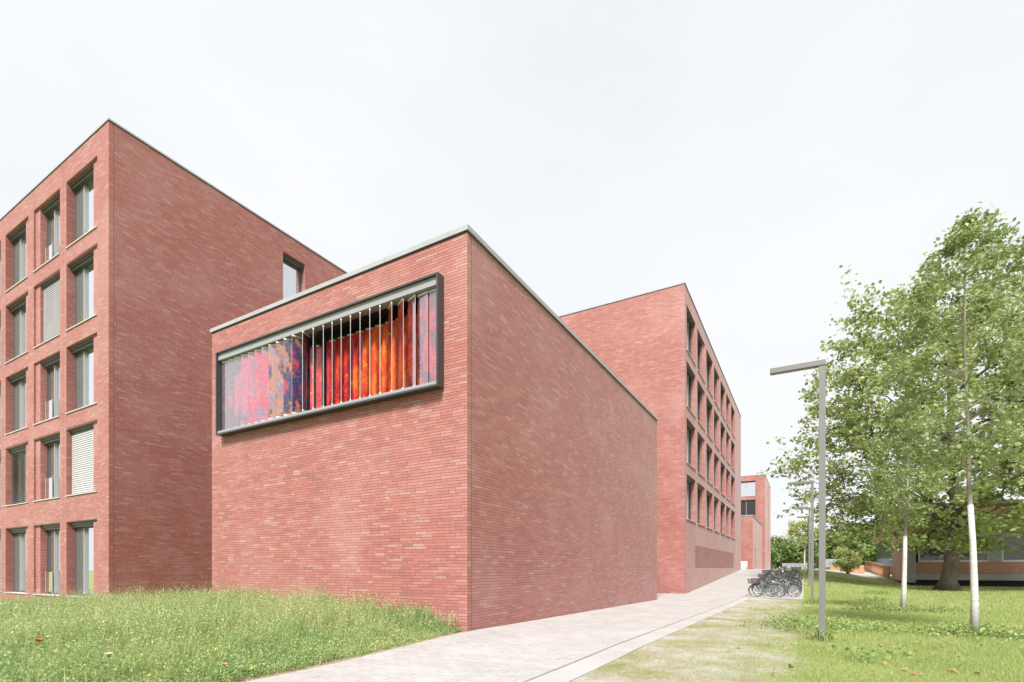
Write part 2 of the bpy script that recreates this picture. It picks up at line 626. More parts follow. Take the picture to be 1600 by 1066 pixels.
ground = sheet('ground', axis_samples([(-300, -40, 14), (-40, -14, 14), (-14, 90, 105), (90, 160, 14), (160, 900, 20)]),
               axis_samples([(-700, -60, 24), (-60, -20, 20), (-20, 30, 64), (30, 60, 10), (60, 500, 14)]), 0.0, M_GROUND,
               label='green turf ground with bare dry patches')
path = sheet('path', axis_samples([(-16, 130, 147)]), np.array([-3.47, -2.3, -1.1, -0.02]), 0.008, M_JOINT, warp=lambda U, V: -3.47 + (V + 3.47) * (path_edge(U) + 3.47) / 3.45,
             label='pale paved footpath along the brick buildings')
path_far = sheet('path_paving', axis_samples([(18.0, 130, 113)]), np.array([-3.45, -2.3, -1.1, -0.02]), 0.016, M_PATH,
                 label='pale paving of the rising footpath')
court = sheet('courtyard_paving', axis_samples([(16.7, 23.3, 8)]), axis_samples([(0.0, 14, 10)]), 0.014, M_PATH, label='pale paving between two brick buildings')
bay = sheet('bicycle_bay_paving', axis_samples([(20.6, 44, 24)]), np.array([-6.35, -5.2, -3.93]), 0.012, M_PATH, label='pale paved bay under the parked bicycles')
verge = sheet('gravel_verge', axis_samples([(-16, 20.6, 40)]), axis_samples([(-8.4, -3.93, 8)]), 0.010, M_GRAVEL, label='gravel verge with sparse dry grass beside the footpath')
cross = sheet('cross_path', axis_samples([(60, 76, 10)]), axis_samples([(-14.4, -3.95, 10)]), 0.02, M_PATH, label='pale path crossing beyond the lawn')

M_SOIL = ground_mat('bare_soil', [(0.35, (0.26, 0.19, 0.12)), (0.5, (0.34, 0.25, 0.17)), (0.65, (0.27, 0.25, 0.12))], 2.5, 60, 0.7)
soil = sheet('soil_strip', axis_samples([(-14, -0.02, 40)]), np.array([0.0, 0.2, 0.5, 0.8]), 0.006, M_SOIL, label='bare brown soil strip along the meadow edge of the footpath',
             warp=lambda U, V: V + path_edge(U) + 0.004)

# paving stones near the camera
PW, PL, PJ = 0.12, 0.24, 0.004
pav = []
row = 0
u = -8.0
while u < 17.9:
    off = (row % 2) * PL / 2
    vv = -3.45 - off
    while vv < -0.03:
        a, b = max(vv, -3.45), min(vv + PL - PJ, float(path_edge(u)) - 0.005)
        if b - a > 0.03:
            pav.append((u, u + PW - PJ, a, b))
        vv += PL
    u += PW
    row += 1
pav = np.array(pav)
pu, pv = pav[:, :2].mean(1), pav[:, 2:].mean(1)
pz = ground_z(pu, pv)
cw = PB[None] + pu[:, None] * RX + pv[:, None] * LX
depth = cw[:, 1]
px = 800 + F_PX * cw[:, 0] / depth
py = HOR + F_PX * (CAM_H - pz) / depth
vis = (px > -20) & (px < 1620) & (py < 1075) & (depth > 1)
order = np.argsort(np.where(vis, depth, 1e6))
own = set(order[:300].tolist())
p_rnd = rng.random(len(pav))
p_top = 0.020 + rng.normal(0, 0.0012, len(pav))


def boxes5(b, open_face):
    """b (n,6): x0 x1 y0 y1 z0 z1 -> verts and faces of boxes without the hidden face"""
    n = len(b)
    idx = [(0, 2, 4), (1, 2, 4), (1, 3, 4), (0, 3, 4), (0, 2, 5), (1, 2, 5), (1, 3, 5), (0, 3, 5)]
    v = np.stack([np.stack([b[:, i], b[:, j], b[:, k]], -1) for i, j, k in idx], 1).reshape(-1, 3)
    fs = {'-z': (0, 3, 2, 1), '+z': (4, 5, 6, 7), '-y': (0, 1, 5, 4), '+x': (1, 2, 6, 5), '+y': (2, 3, 7, 6), '-x': (3, 0, 4, 7)}
    q = np.array([f for k, f in fs.items() if k != open_face])
    f = (np.arange(n)[:, None, None] * 8 + q[None]).reshape(-1, 4)
    return v, f


rest = np.array([i for i in range(len(pav)) if i not in own])
bb = np.column_stack([pav[rest], pz[rest] - 0.01, pz[rest] + p_top[rest]])
v_, f_ = boxes5(bb, '-z')
me = np_mesh('paving_stones', v_, f_, M_PAVER, np.repeat(p_rnd[rest], 5))
o = link('paving_stones', me, path)
o['kind'] = 'stuff'
pav_var = {}
for i in sorted(own):
    a = pav[i]
    w = round(a[3] - a[2], 3)
    key = (w, int(p_rnd[i] * 6))
    if key not in pav_var:
        b1 = np.array([[-(PW - PJ) / 2, (PW - PJ) / 2, -w / 2, w / 2, -0.012, 0.02]])
        v_, f_ = boxes5(b1, '-z')
        pav_var[key] = np_mesh('paving_stone', v_, f_, M_PAVER, np.full(5, (key[1] + 0.5) / 6))
    o = link('paving_stone', pav_var[key], path)
    o.location = (pu[i], pv[i], pz[i] + rng.normal(0, 0.001))

# edging slabs and the drain slot
slot = MB()
for k in range(0, 60):
    u0, u1 = -10 + k, -9 + k
    z0, z1 = float(ground_z(u0, -3.5)), float(ground_z(u1, -3.5))
    slot.quad((u0, -3.505, z0 + 0.013), (u1, -3.505, z1 + 0.013), (u1, -3.478, z1 + 0.013), (u0, -3.478, z0 + 0.013))
o = slot.obj('drain_slot', plain('drain_grate', (0.11, 0.105, 0.10), 0.7), path)
slab = np_mesh('edging_slab', *boxes5(np.array([[0.004, 0.996, -3.93, -3.505, -0.06, 0.021]]), '-z'), M_PAVER, np.full(5, 0.75))
for k in range(0, 60):
    u0 = -10 + k
    z0, z1 = float(ground_z(u0, -3.5)), float(ground_z(u0 + 1, -3.5))
    o = link('edging_slab', slab, path)
    o.location = (u0, 0, z0 + 0.004 * (k % 3 == 0))
    o.rotation_euler = (0, -math.atan2(z1 - z0, 1.0), 0)

# ---------------------------------------------------------------- brick buildings
COURSE, BLEN, BJ = 0.0683, 0.325, 0.0075


def brick_field(a0, a1, z0, z1, rects, seed, corner=0.0):
    """bricks (a0,a1,z0,z1,rnd) of a wild bond on a face, cut round the openings"""
    r = np.random.default_rng(seed)
    out = []
    nc = int(math.ceil((z1 - z0) / COURSE))
    for c in range(nc):
        zb = z0 + c * COURSE
        zt = min(zb + COURSE - BJ, z1 - 0.003)
        if zt - zb < 0.015:
            continue
        cuts = sorted((R[0], R[1]) for R in rects if zt > R[2] and zb < R[3])
        s = a0
        if corner:
            out.append((a0, a0 + corner, zb, zt, r.random()))
            s = a0 + corner + 0.016
        x = s - r.choice([0.0, 0.08, 0.16, 0.24])
        while x < a1:
            L = BLEN if r.random() > 0.16 else BLEN * 0.5
            e = x + L - BJ
            lo, hi = max(x, s), min(e, a1)
            segs = [(lo, hi)]
            for (c0, c1) in cuts:
                nxt = []
                for (p, q) in segs:
                    if q <= c0 or p >= c1:
                        nxt.append((p, q))
                    else:
                        if p < c0:
                            nxt.append((p, c0 - 0.002))
                        if q > c1:
                            nxt.append((c1 + 0.002, q))
                segs = nxt
            rv = r.random()
            for (p, q) in segs:
                if q - p > 0.02:
                    out.append((p, q, zb, zt, rv))
            x += L
    return np.array(out)


def face_boxes(br, side, proud=0.0035, back=0.012):
    if side == 'front':      # face u = 0, a along v
        return np.column_stack([np.full(len(br), -proud), np.full(len(br), back), br[:, 0], br[:, 1], br[:, 2], br[:, 3]]), '+x'
    return np.column_stack([br[:, 0], br[:, 1], np.full(len(br), -proud), np.full(len(br), back), br[:, 2], br[:, 3]]), '+y'


def FP(side, a, d, z):
    return (d, a, z) if side == 'front' else (a, d, z)


def wall_cells(mb, side, a0, a1, z0, z1, rects, m, d=0.0):
    as_ = sorted({a0, a1, *[r[0] for r in rects], *[r[1] for r in rects]})
    zs = sorted({z0, z1, *[r[2] for r in rects], *[r[3] for r in rects]})
    for i in range(len(as_) - 1):
        run = None
        for j in range(len(zs) - 1):
            ca, cz = (as_[i] + as_[i + 1]) / 2, (zs[j] + zs[j + 1]) / 2
            hole = any(r[0] < ca < r[1] and r[2] < cz < r[3] for r in rects)
            if not hole:
                mb.quad(FP(side, as_[i], d, zs[j]), FP(side, as_[i + 1], d, zs[j]), FP(side, as_[i + 1], d, zs[j + 1]), FP(side, as_[i], d, zs[j + 1]), m)


def reveals(mb, side, r, d0, d1, m, skip=()):
    a0, a1, z0, z1 = r[:4]
    q = {'a0': [(a0, d0, z0), (a0, d1, z0), (a0, d1, z1), (a0, d0, z1)], 'a1': [(a1, d0, z0), (a1, d1, z0), (a1, d1, z1), (a1, d0, z1)],
         'z1': [(a0, d0, z1), (a1, d0, z1), (a1, d1, z1), (a0, d1, z1)], 'z0': [(a0, d0, z0), (a1, d0, z0), (a1, d1, z0), (a0, d1, z0)]}
    for k, pts in q.items():
        if k not in skip:
            mb.quad(*[FP(side, *p) for p in pts], m)


def fbox(mb, side, a0, a1, d0, d1, z0, z1, m=0):
    if side == 'front':
        mb.box(d0, d1, a0, a1, z0, z1, m)
    else:
        mb.box(a0, a1, d0, d1, z0, z1, m)


DS, DD = 0.07, 0.36


def add_window(root, side, rec, glass, detail=True, blind=None, mull=True, rail=True):
    """rec: whole recess a0,a1,z0,z1 and the deep opening b0,b1"""
    a0, a1, z0, z1, b0, b1 = rec
    f = MB()
    w = 0.042
    zt = z1 - 0.20                                     # blind housing above
    fbox(f, side, b0, b0 + w, DD - 0.07, DD + 0.04, z0 + 0.02, zt)
    fbox(f, side, b1 - w, b1, DD - 0.07, DD + 0.04, z0 + 0.02, zt)
    fbox(f, side, b0 + w, b1 - w, DD - 0.07, DD + 0.04, zt - w, zt)
    fbox(f, side, b0 + w, b1 - w, DD - 0.07, DD + 0.04, z0 + 0.02, z0 + 0.02 + w)
    win = f.obj('window', M_FRAME, root)
    p = MB()
    p.quad(FP(side, b0 + 0.02, DD, z0), FP(side, b1 - 0.02, DD, z0), FP(side, b1 - 0.02, DD, zt), FP(side, b0 + 0.02, DD, zt))
    p.obj('pane', glass, win)
    h = MB()
    fbox(h, side, b0, b1, 0.16, DD + 0.04, zt + 0.002, z1 - 0.002)
    fbox(h, side, b0, b1, 0.115, 0.15, zt + 0.09, z1 - 0.002)
    h.obj('blind_housing', M_FRAME, win)
    s = MB()
    fbox(s, side, a0 + 0.004, a1 - 0.004, -0.045, DD - 0.075, z0 - 0.028, z0 + 0.012)
    s.obj('sill', M_SILL, win)
    if detail and mull:
        c = b0 + (b1 - b0) * (0.63 if mull == 'near' else 0.62)
        if mull == 'near' and rail and blind is None:
            q = MB()
            fbox(q, side, c + 0.037, b1 - w - 0.002, DD - 0.055, DD - 0.02, z0 + 0.07, zt - w - 0.002)
            q.obj('vent_panel', M_VENT, win)
        q = MB()
        fbox(q, side, c - 0.035, c + 0.035, DD - 0.08, DD + 0.02, z0 + 0.08, zt - w)
        q.obj('mullion', M_FRAME_L, win)
        if rail and mull != 'near':
            q = MB()
            e0, e1 = (b0 + 0.06, c - 0.04) if mull == 'near' else (c + 0.04, b1 - 0.06)
            fbox(q, side, e0, e1, DD - 0.14, DD - 0.125, z0 + 0.1, z0 + 1.0)
            q.obj('railing_glass', M_GLASS, win)
            q = MB()
            fbox(q, side, e0, e0 + 0.035, DD - 0.15, DD - 0.11, z0 + 0.012, z0 + 1.04)
            fbox(q, side, e1 - 0.035, e1, DD - 0.15, DD - 0.11, z0 + 0.012, z0 + 1.04)
            q.obj('railing_post', M_FRAME_L, win)
    if blind is not None:
        tilt = blind
        zz = z0 + 0.06
        sm = None
        while zz < zt + 0.05:
            if sm is None:
                g = MB()
                la = (b1 - b0) / 2 - 0.03
                dx, dz = 0.045 * math.cos(tilt), 0.045 * math.sin(tilt)
                if side == 'front':
                    g.obox((0, 0, 0), (0, la, 0), (dx, 0, dz), (-0.002 * math.sin(tilt), 0, 0.002 * math.cos(tilt)))
                else:
                    g.obox((0, 0, 0), (la, 0, 0), (0, dx, dz), (0, -0.002 * math.sin(tilt), 0.002 * math.cos(tilt)))
                sm = g.mesh('blind_slat', [M_SLAT])
            o = link('blind_slat', sm, win)
            o.location = FP(side, (b0 + b1) / 2, 0.17, zz)
            zz += 0.088
    return win


def coping(root, du, dv, zt, h, over, mat=M_COPING):
    mb = MB()
    x0, x1, y0, y1 = -over, du + over, -over, dv + over
    i0, i1, j0, j1 = 0.42, du - 0.42, 0.42, dv - 0.42
    za, zb = zt, zt + h
    o_ = [(x0, y0), (x1, y0), (x1, y1), (x0, y1)]
    i_ = [(i0, j0), (i1, j0), (i1, j1), (i0, j1)]
    for k in range(4):
        k2 = (k + 1) % 4
        mb.quad((*o_[k], za), (*o_[k2], za), (*o_[k2], zb), (*o_[k], zb))
        mb.quad((*i_[k], za - 0.3), (*i_[k2], za - 0.3), (*i_[k2], zb - 0.02), (*i_[k], zb - 0.02))
        mb.quad((*o_[k], zb), (*o_[k2], zb), (*i_[k2], zb - 0.02), (*i_[k], zb - 0.02))
        mb.quad((*o_[k], za), (*o_[k2], za), (*i_[k2], za), (*i_[k], za))
    mb.obj('coping', mat, root)
    x = 2.4
    while x < max(du, dv):
        for on, bx in ((x < dv, (x0 - 0.003, 0.4, x - 0.012, x + 0.012)), (x < du, (x - 0.012, x + 0.012, y0 - 0.003, 0.4))):
            if on:
                sm_ = MB()
                sm_.box(*bx, za - 0.002, zb + 0.004)
                sm_.obj('coping_seam', M_HEADBOX, root)
        x += 3.0
    # dark strip painted in for the shade below the sheet metal overhang
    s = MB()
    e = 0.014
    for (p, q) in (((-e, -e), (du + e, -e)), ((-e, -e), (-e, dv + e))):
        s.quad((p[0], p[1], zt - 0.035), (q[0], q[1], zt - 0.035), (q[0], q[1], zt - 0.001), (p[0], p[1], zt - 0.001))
    s.obj('coping_shade', M_DARK, root)


def building(name, label, U0, V0, du, dv, zb, zt, front=(), side=(), extra_front=(), near=True, cop=(0.13, 0.05)):
    root = empty(name, W(U0, V0, 0), TH)
    tag(root, label, 'building')
    face_m = 0 if near else 1
    mb = MB()
    for sd, recs, L, ext in (('front', front, dv, extra_front), ('side', side, du, ())):
        rects = [r[:4] for r in recs] + [e[:4] for e in ext]
        wall_cells(mb, sd, 0, L, zb, zt, rects, face_m)
        for r in recs:
            a0, a1, z0, z1, b0, b1 = r
            reveals(mb, sd, r, 0, DS, 1, skip=())
            if b0 > a0 + 0.01:
                wall_cells(mb, sd, a0, b0, z0, z1, [], 1, DS)
            if b1 < a1 - 0.01:
                wall_cells(mb, sd, b1, a1, z0, z1, [], 1, DS)
            reveals(mb, sd, (b0, b1, z0, z1), DS, DD + 0.05, 1)
    mb.quad((du, 0, zb), (du, dv, zb), (du, dv, zt), (du, 0, zt), 1)
    mb.quad((0, dv, zb), (du, dv, zb), (du, dv, zt), (0, dv, zt), 1)
    mb.obj('wall', [M_MORTAR, M_BRICKWORK], root)
    rf = MB()
    rf.quad((0.1, 0.1, zt - 0.25), (du - 0.1, 0.1, zt - 0.25), (du - 0.1, dv - 0.1, zt - 0.25), (0.1, dv - 0.1, zt - 0.25))
    rf.obj('roof', M_ROOF, root)
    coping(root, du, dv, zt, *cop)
    return root


def joint_line(root, side, a, zb, zt):
    j = MB()
    fbox(j, side, a - 0.008, a + 0.008, -0.004, 0.01, zb, zt)
    j.obj('expansion_joint', M_MORTAR, root)


# --- the low hall with the display window (its near corner is the origin of u, v)
HB = 8.80
WIN = (0.72, 9.06, 5.54, 7.88)
hall = building('brick_hall', 'low windowless brick hall with the colourful louvred display window', 0, 0, 16.56, 9.74, -0.6, HB,
                extra_front=[WIN], cop=(0.11, 0.045))
zb0 = -8 * COURSE
brF = brick_field(0.0, 9.74, zb0, HB, [(0.64, 9.14, 5.46, 7.96)], 21)
# corner brick strip and movement joint at the far end of the front
brS = brick_field(-0.002, 16.56, zb0, HB, [], 22, corner=0.155)
bF, oF = face_boxes(brF, 'front')
bS, oS = face_boxes(brS, 'side')
allb = [(bF, oF, brF[:, 4]), (bS, oS, brS[:, 4])]
# projected size decides which 300 are single objects
areas = []
for (b, op, rv) in allb:
    cu, cv, cz = b[:, :2].mean(1), b[:, 2:4].mean(1), b[:, 4:6].mean(1)
    def proj(uu, vv, zz):
        X = PB[0] + uu * RX[0] + vv * LX[0]
        Y = PB[1] + uu * RX[1] + vv * LX[1]
        return 800 + F_PX * X / Y, HOR - F_PX * (zz - CAM_H) / Y
    if op == '+x':
        x0, _ = proj(b[:, 0], b[:, 2], cz); x1, _ = proj(b[:, 0], b[:, 3], cz)
    else:
        x0, _ = proj(b[:, 0], b[:, 2], cz); x1, _ = proj(b[:, 1], b[:, 2], cz)
    _, y0 = proj(cu, cv, b[:, 4]); _, y1 = proj(cu, cv, b[:, 5])
    a = np.abs(x1 - x0) * np.abs(y1 - y0)
    if op == '+x':
        a = np.where(cz < 0.55, 0, a)
    else:
        a = np.where(cz < 0.0, 0, a)
    areas.append(a)
thr = np.sort(np.concatenate(areas))[-300]
brick_var = {}
for (b, op, rv), a in zip(allb, areas):
    single = a >= thr
    v_, f_ = boxes5(b[~single], op)
    o = link('brick_facing', np_mesh('brick_facing', v_, f_, M_BRICK, np.repeat(rv[~single], 5)), hall)
    o['kind'] = 'stuff'
    for i in np.where(single)[0]:
        bx = b[i]
        c = ((bx[0] + bx[1]) / 2, (bx[2] + bx[3]) / 2, (bx[4] + bx[5]) / 2)
        hx = tuple(round(x, 3) for x in ((bx[1] - bx[0]) / 2, (bx[3] - bx[2]) / 2, (bx[5] - bx[4]) / 2))
        key = (op, hx, int(rv[i] * 9))
        if key not in brick_var:
            v_, f_ = boxes5(np.array([[-hx[0], hx[0], -hx[1], hx[1], -hx[2], hx[2]]]), op)
            brick_var[key] = np_mesh('brick', v_, f_, M_BRICK, np.full(5, (key[2] + 0.5) / 9))
        o = link('brick', brick_var[key], hall)
        o.location = c
joint_line(hall, 'side', 0.161, -0.5, HB - 0.04)

# --- display window of the hall: box frame, pivoting printed glass louvres, printed panels behind
M_PRINT = []


def print_mat(name, stops, zstops, rough=0.06, coat=True, warp=0.55, gloss=0.0):
    m, t, b = new_mat(name)
    uvn = t.nodes.new('ShaderNodeTexCoord')
    sep = t.nodes.new('ShaderNodeSeparateXYZ')
    t.links.new(uvn.outputs['UV'], sep.inputs[0])
    mpp = t.nodes.new('ShaderNodeMapping')
    mpp.inputs['Scale'].default_value = (1.3, 0.75, 1)
    t.links.new(uvn.outputs['UV'], mpp.inputs['Vector'])
    n = N(t, 'ShaderNodeTexNoise', Scale=1.3, Detail=5.0, Roughness=0.55, Distortion=0.5)
    t.links.new(mpp.outputs['Vector'], n.inputs['Vector'])
    off = N(t, 'ShaderNodeMath', operation='MULTIPLY_ADD')
    t.links.new(n.outputs['Fac'], off.inputs[0])
    off.inputs[1].default_value = warp
    dv = N(t, 'ShaderNodeMath', operation='MULTIPLY_ADD')
    t.links.new(sep.outputs['X'], dv.inputs[0])
    dv.inputs[1].default_value = 1 / 8.5
    dv.inputs[2].default_value = -warp / 2
    t.links.new(dv.outputs[0], off.inputs[2])
    r = ramp(t, stops)
    t.links.new(off.outputs[0], r.inputs['Fac'])
    # smoke wisps and sparks
    wv = N(t, 'ShaderNodeTexNoise', Scale=2.6, Detail=5.0, Roughness=0.5, Distortion=3.2)
    t.links.new(uvn.outputs['UV'], wv.inputs['Vector'])
    wr = ramp(t, zstops)
    t.links.new(wv.outputs['Fac'], wr.inputs['Fac'])
    c = mixc(t, 1.0, r.outputs['Color'], wr.outputs['Color'], 'ADD')
    t.links.new(c, b.inputs['Base Color'])
    b.inputs['Roughness'].default_value = 0.35
    if coat:
        b.inputs['Coat Weight'].default_value = 1.0
        b.inputs['Coat Roughness'].default_value = 0.02
        b.inputs['Coat IOR'].default_value = 1.5
    if gloss:
        g = N(t, 'ShaderNodeBsdfGlossy', Roughness=0.015)
        ms = t.nodes.new('ShaderNodeMixShader')
        lw = N(t, 'ShaderNodeLayerWeight', Blend=gloss)
        t.links.new(lw.outputs['Facing'], ms.inputs[0])
        t.links.new(b.outputs[0], ms.inputs[1])
        t.links.new(g.outputs[0], ms.inputs[2])
        t.links.new(ms.outputs[0], t.nodes['Material Output'].inputs['Surface'])
    return m


WISP = [(0.0, (0, 0, 0)), (0.49, (0, 0, 0)), (0.515, (0.12, 0.09, 0.12)), (0.54, (0, 0, 0)), (0.66, (0, 0, 0)), (0.74, (0.25, 0.14, 0.02)), (1.0, (0.3, 0.2, 0.05))]
M_PRINT_F = print_mat('printed_louvre', [(0.0, (0.06, 0.02, 0.05)), (0.08, (0.40, 0.02, 0.02)), (0.14, (0.05, 0.02, 0.07)), (0.22, (0.42, 0.05, 0.02)), (0.36, (0.50, 0.06, 0.02)),
                                           (0.48, (0.42, 0.02, 0.025)), (0.53, (0.05, 0.015, 0.05)), (0.58, (0.44, 0.03, 0.03)), (0.62, (0.015, 0.02, 0.10)), (0.69, (0.03, 0.015, 0.06)), (0.72, (0.36, 0.13, 0.05)), (0.76, (0.14, 0.13, 0.19)),
                                           (0.84, (0.42, 0.04, 0.07)), (0.91, (0.34, 0.10, 0.14)), (1.0, (0.12, 0.09, 0.11))], WISP, gloss=0.42)
M_PRINT_B = print_mat('printed_panel', [(0.0, (0.45, 0.02, 0.015)), (0.15, (0.62, 0.04, 0.015)), (0.27, (0.78, 0.22, 0.02)), (0.38, (0.80, 0.26, 0.02)), (0.47, (0.70, 0.05, 0.015)),
                                          (0.56, (0.76, 0.18, 0.02)), (0.66, (0.62, 0.03, 0.015)), (0.76, (0.30, 0.01, 0.03)), (0.84, (0.58, 0.03, 0.02)), (1.0, (0.2, 0.02, 0.08))],
                         [(0.0, (0, 0, 0)), (0.56, (0, 0, 0)), (0.68, (0.14, 0.10, 0.0)), (0.8, (0.3, 0.25, 0.03)), (1.0, (0.3, 0.3, 0.1))], coat=True, warp=1.0)
M_EDGE = plain('glass_edge', (0.52, 0.54, 0.54), 0.2)

fr = MB()
A0, A1, Z0, Z1, PR = 0.63, 9.15, 5.45, 7.97, 0.235
T = 0.045
fr.box(-PR, 0.02, A0, A0 + T, Z0, Z1)
fr.box(-PR, 0.02, A1 - T, A1, Z0, Z1)
fr.box(-PR, 0.02, A0 + T, A1 - T, Z1 - T, Z1)
fr.box(-PR, 0.02, A0 + T, A1 - T, Z0, Z0 + T)
disp = fr.obj('display_window', M_BOXMETAL, hall)
disp['label'] = 'dark metal box frame holding pivoting printed glass louvres'
rc = MB()
reveals(rc, 'front', (WIN[0], WIN[1], WIN[2], WIN[3]), 0.02, 0.70, 0)
rc.quad((0.70, WIN[0], WIN[2]), (0.70, WIN[1], WIN[2]), (0.70, WIN[1], WIN[3]), (0.70, WIN[0], WIN[3]))
rc.obj('recess_lining', M_DARK, disp)
hb = MB()
hb.box(-0.175, 0.05, A0 + T + 0.002, A1 - T - 0.002, 7.74, Z1 - T - 0.002)
hb.obj('head_rail', M_HEADBOX, disp)
hb = MB()
hb.box(-0.20, 0.05, A0 + T + 0.002, A1 - T - 0.002, Z0 + T + 0.002, 5.575)
hb.obj('foot_rail', M_HEADBOX, disp)
NL = 25
pitch = (A1 - A0 - 2 * T - 0.05) / NL
ANG = [20, 34, 62, 74, 50, 46, 45, 44, 43, 42, 41, 40, 39, 33, 27, 22, 18, 15, 12, 10, 8, 7, 6, 5, 4]     # from the near corner outwards
ANG = [3, 7, 19, 27, 33, 44, 44, 43, 43, 42, 41, 40, 52, 72, 110, 128, 140, 148, 154, 159, 163, 166, 168, 170, 172]
lz0, lz1 = 5.62, 7.69
for i in range(NL):
    a = A0 + T + 0.025 + (i + 0.5) * pitch
    an = math.radians(ANG[i])
    d = Vector((math.sin(an), math.cos(an), 0))
    nrm = Vector((math.cos(an), -math.sin(an), 0))
    hw, ht = pitch * 0.5, 0.005
    me_ = MB()
    c0 = Vector((-0.055, a, 0))
    pts = {}
    for s in (-1, 1):
        for q in (-1, 1):
            for z in (lz0, lz1):
                pts[(s, q, z)] = c0 + d * (s * hw) + nrm * (q * ht) + Vector((0, 0, z))
    for q in (-1, 1):
        me_.quad(pts[(-1, q, lz0)], pts[(1, q, lz0)], pts[(1, q, lz1)], pts[(-1, q, lz1)], 0)
    for s in (-1, 1):
        me_.quad(pts[(s, -1, lz0)], pts[(s, 1, lz0)], pts[(s, 1, lz1)], pts[(s, -1, lz1)], 1)
    me_.quad(pts[(-1, -1, lz1)], pts[(1, -1, lz1)], pts[(1, 1, lz1)], pts[(-1, 1, lz1)], 1)
    me_.quad(pts[(-1, -1, lz0)], pts[(1, -1, lz0)], pts[(1, 1, lz0)], pts[(-1, 1, lz0)], 1)
    lo = me_.obj('louvre', [M_PRINT_F, M_EDGE], disp)
    uvl = lo.data.uv_layers[0].data
    for pl in lo.data.polygons:
        for li in pl.loop_indices:
            vv = lo.data.vertices[lo.data.loops[li].vertex_index].co
            s = (Vector(vv) - c0).dot(d)
            uvl[li].uv = (a + s, vv.z)
    for z in (lz1 - 0.01, lz0 - 0.035):
        cl = MB()
        cl.obox(c0 + Vector((0, 0, z + 0.022)), d * hw * 0.96, nrm * 0.016, (0, 0, 0.022))
        cl.obj('louvre_clip', M_CLIP, disp)
NB = 24
pb = (WIN[1] - WIN[0] - 0.1) / NB
for i in range(NB):
    a = WIN[0] + 0.05 + (i + 0.5) * pb
    me_ = MB()
    an = math.radians(-18)
    d = Vector((math.sin(an), math.cos(an), 0))
    nrm = Vector((math.cos(an), -math.sin(an), 0))
    if abs(a - 5.1) < 0.16:
        pm = MB()
        pm.box(0.36, 0.46, a - 0.06, a + 0.06, WIN[2] + 0.01, WIN[3] - 0.01)
        pm.obj('post', M_BOXMETAL, disp)
        continue
    c0 = Vector((0.40, a, 6.585))
    me_.obox(c0, d * pb * 0.54, nrm * 0.006, (0, 0, 0.985))
    lo = me_.obj('printed_panel', M_PRINT_B, disp)
    uvl = lo.data.uv_layers[0].data
    for pl in lo.data.polygons:
        for li in pl.loop_indices:
            vv = lo.data.vertices[lo.data.loops[li].vertex_index].co
            uvl[li].uv = (a + (Vector(vv) - c0).dot(d) + 2.0, vv.z)
    cl = MB()
    cl.obox((0.40, a, 7.59), d * pb * 0.3, nrm * 0.02, (0, 0, 0.02))
    cl.obj('panel_clip', M_CLIP, disp)

# --- window grid shared by the tall institute buildings
ROWS = [(0.20, 3.36), (4.50, 7.34), (8.05, 10.89), (11.60, 14.44), (15.14, 17.98)]
TALL = 19.0


def col_recs(starts, width, rows, first_near=True, panel=0.5):
    out = []
    for k, s in enumerate(starts):
        near = (k % 2 == 0) == first_near
        for j, (z0, z1) in enumerate(rows):
            b0, b1 = (s + panel, s + width) if near else (s, s + width - panel)
            out.append((s, s + width, z0, z1, b0, b1))
    return out


# left institute building
VA, TALLA = 16.61, 18.5
ROWSA = [(1.4 + (a - 1.4) * 0.972, 1.4 + (b - 1.4) * 0.972) for a, b in ROWS]
startsA = [0.95 + 3.42 * k for k in range(5)]
recA = col_recs(startsA, 2.78, ROWSA)
sideA = [(7.49, 8.80, ROWSA[4][0], ROWSA[4][1], 7.49, 8.80)]
instA = building('institute_building', 'tall brick institute building with deep windows behind the flowering meadow', 0, VA, 18.0, 19.0, -1.2, TALLA,
                 front=recA, side=sideA, cop=(0.065, 0.03))
for i, r in enumerate(recA):
    c, j = divmod(i, 5)
    blind = None
    if (c, j) == (0, 1):
        blind = math.radians(76)
    elif (c, j) == (1, 3):
        blind = math.radians(74)
    elif (c, j) == (2, 1):
        blind = math.radians(25)
    add_window(instA, 'front', r, M_GLASS, True, blind, 'near' if c % 2 == 0 else 'far', True)
add_window(instA, 'side', sideA[0], M_GLASS_SIDE, False)
brA = brick_field(0.0, 19.0, -13 * COURSE, TALLA, [r[:4] for r in recA], 31)
brA2 = brick_field(-0.002, 14.5, -8 * COURSE, TALLA, [r[:4] for r in sideA], 32, corner=0.155)
for br, sd in ((brA, 'front'), (brA2, 'side')):
    b, op = face_boxes(br, sd)
    v_, f_ = boxes5(b, op)
    o = link('brick_facing', np_mesh('brick_facing', v_, f_, M_BRICK, np.repeat(br[:, 4], 5)), instA)
    o['kind'] = 'stuff'
joint_line(instA, 'side', 0.161, -0.5, TALLA - 0.04)
for vj in (4.05, 4.05 + 6.84):
    joint_line(instA, 'front', vj, -0.5, TALLA - 0.04)

# right institute building behind the hall
UC, LC = 23.4, 32.0
startsC = [0.55 + 3.74 * k for k in range(7)]
recC = col_recs(startsC, 3.0, ROWS[1:], first_near=True, panel=0.42)
instC = building('institute_building', 'tall brick institute building with a perforated brick band above the rising footpath', UC, 0, LC, 15.0, -0.8, TALL,
                 side=recC, near=False, cop=(0.065, 0.03))
for i, r in enumerate(recC):
    c, j = divmod(i, 4)
    add_window(instC, 'side', r, M_GLASS_DARK, True, None, 'near' if c % 2 else 'far', False)
joint_line(instC, 'side', 0.161, -0.5, TALL - 0.04)
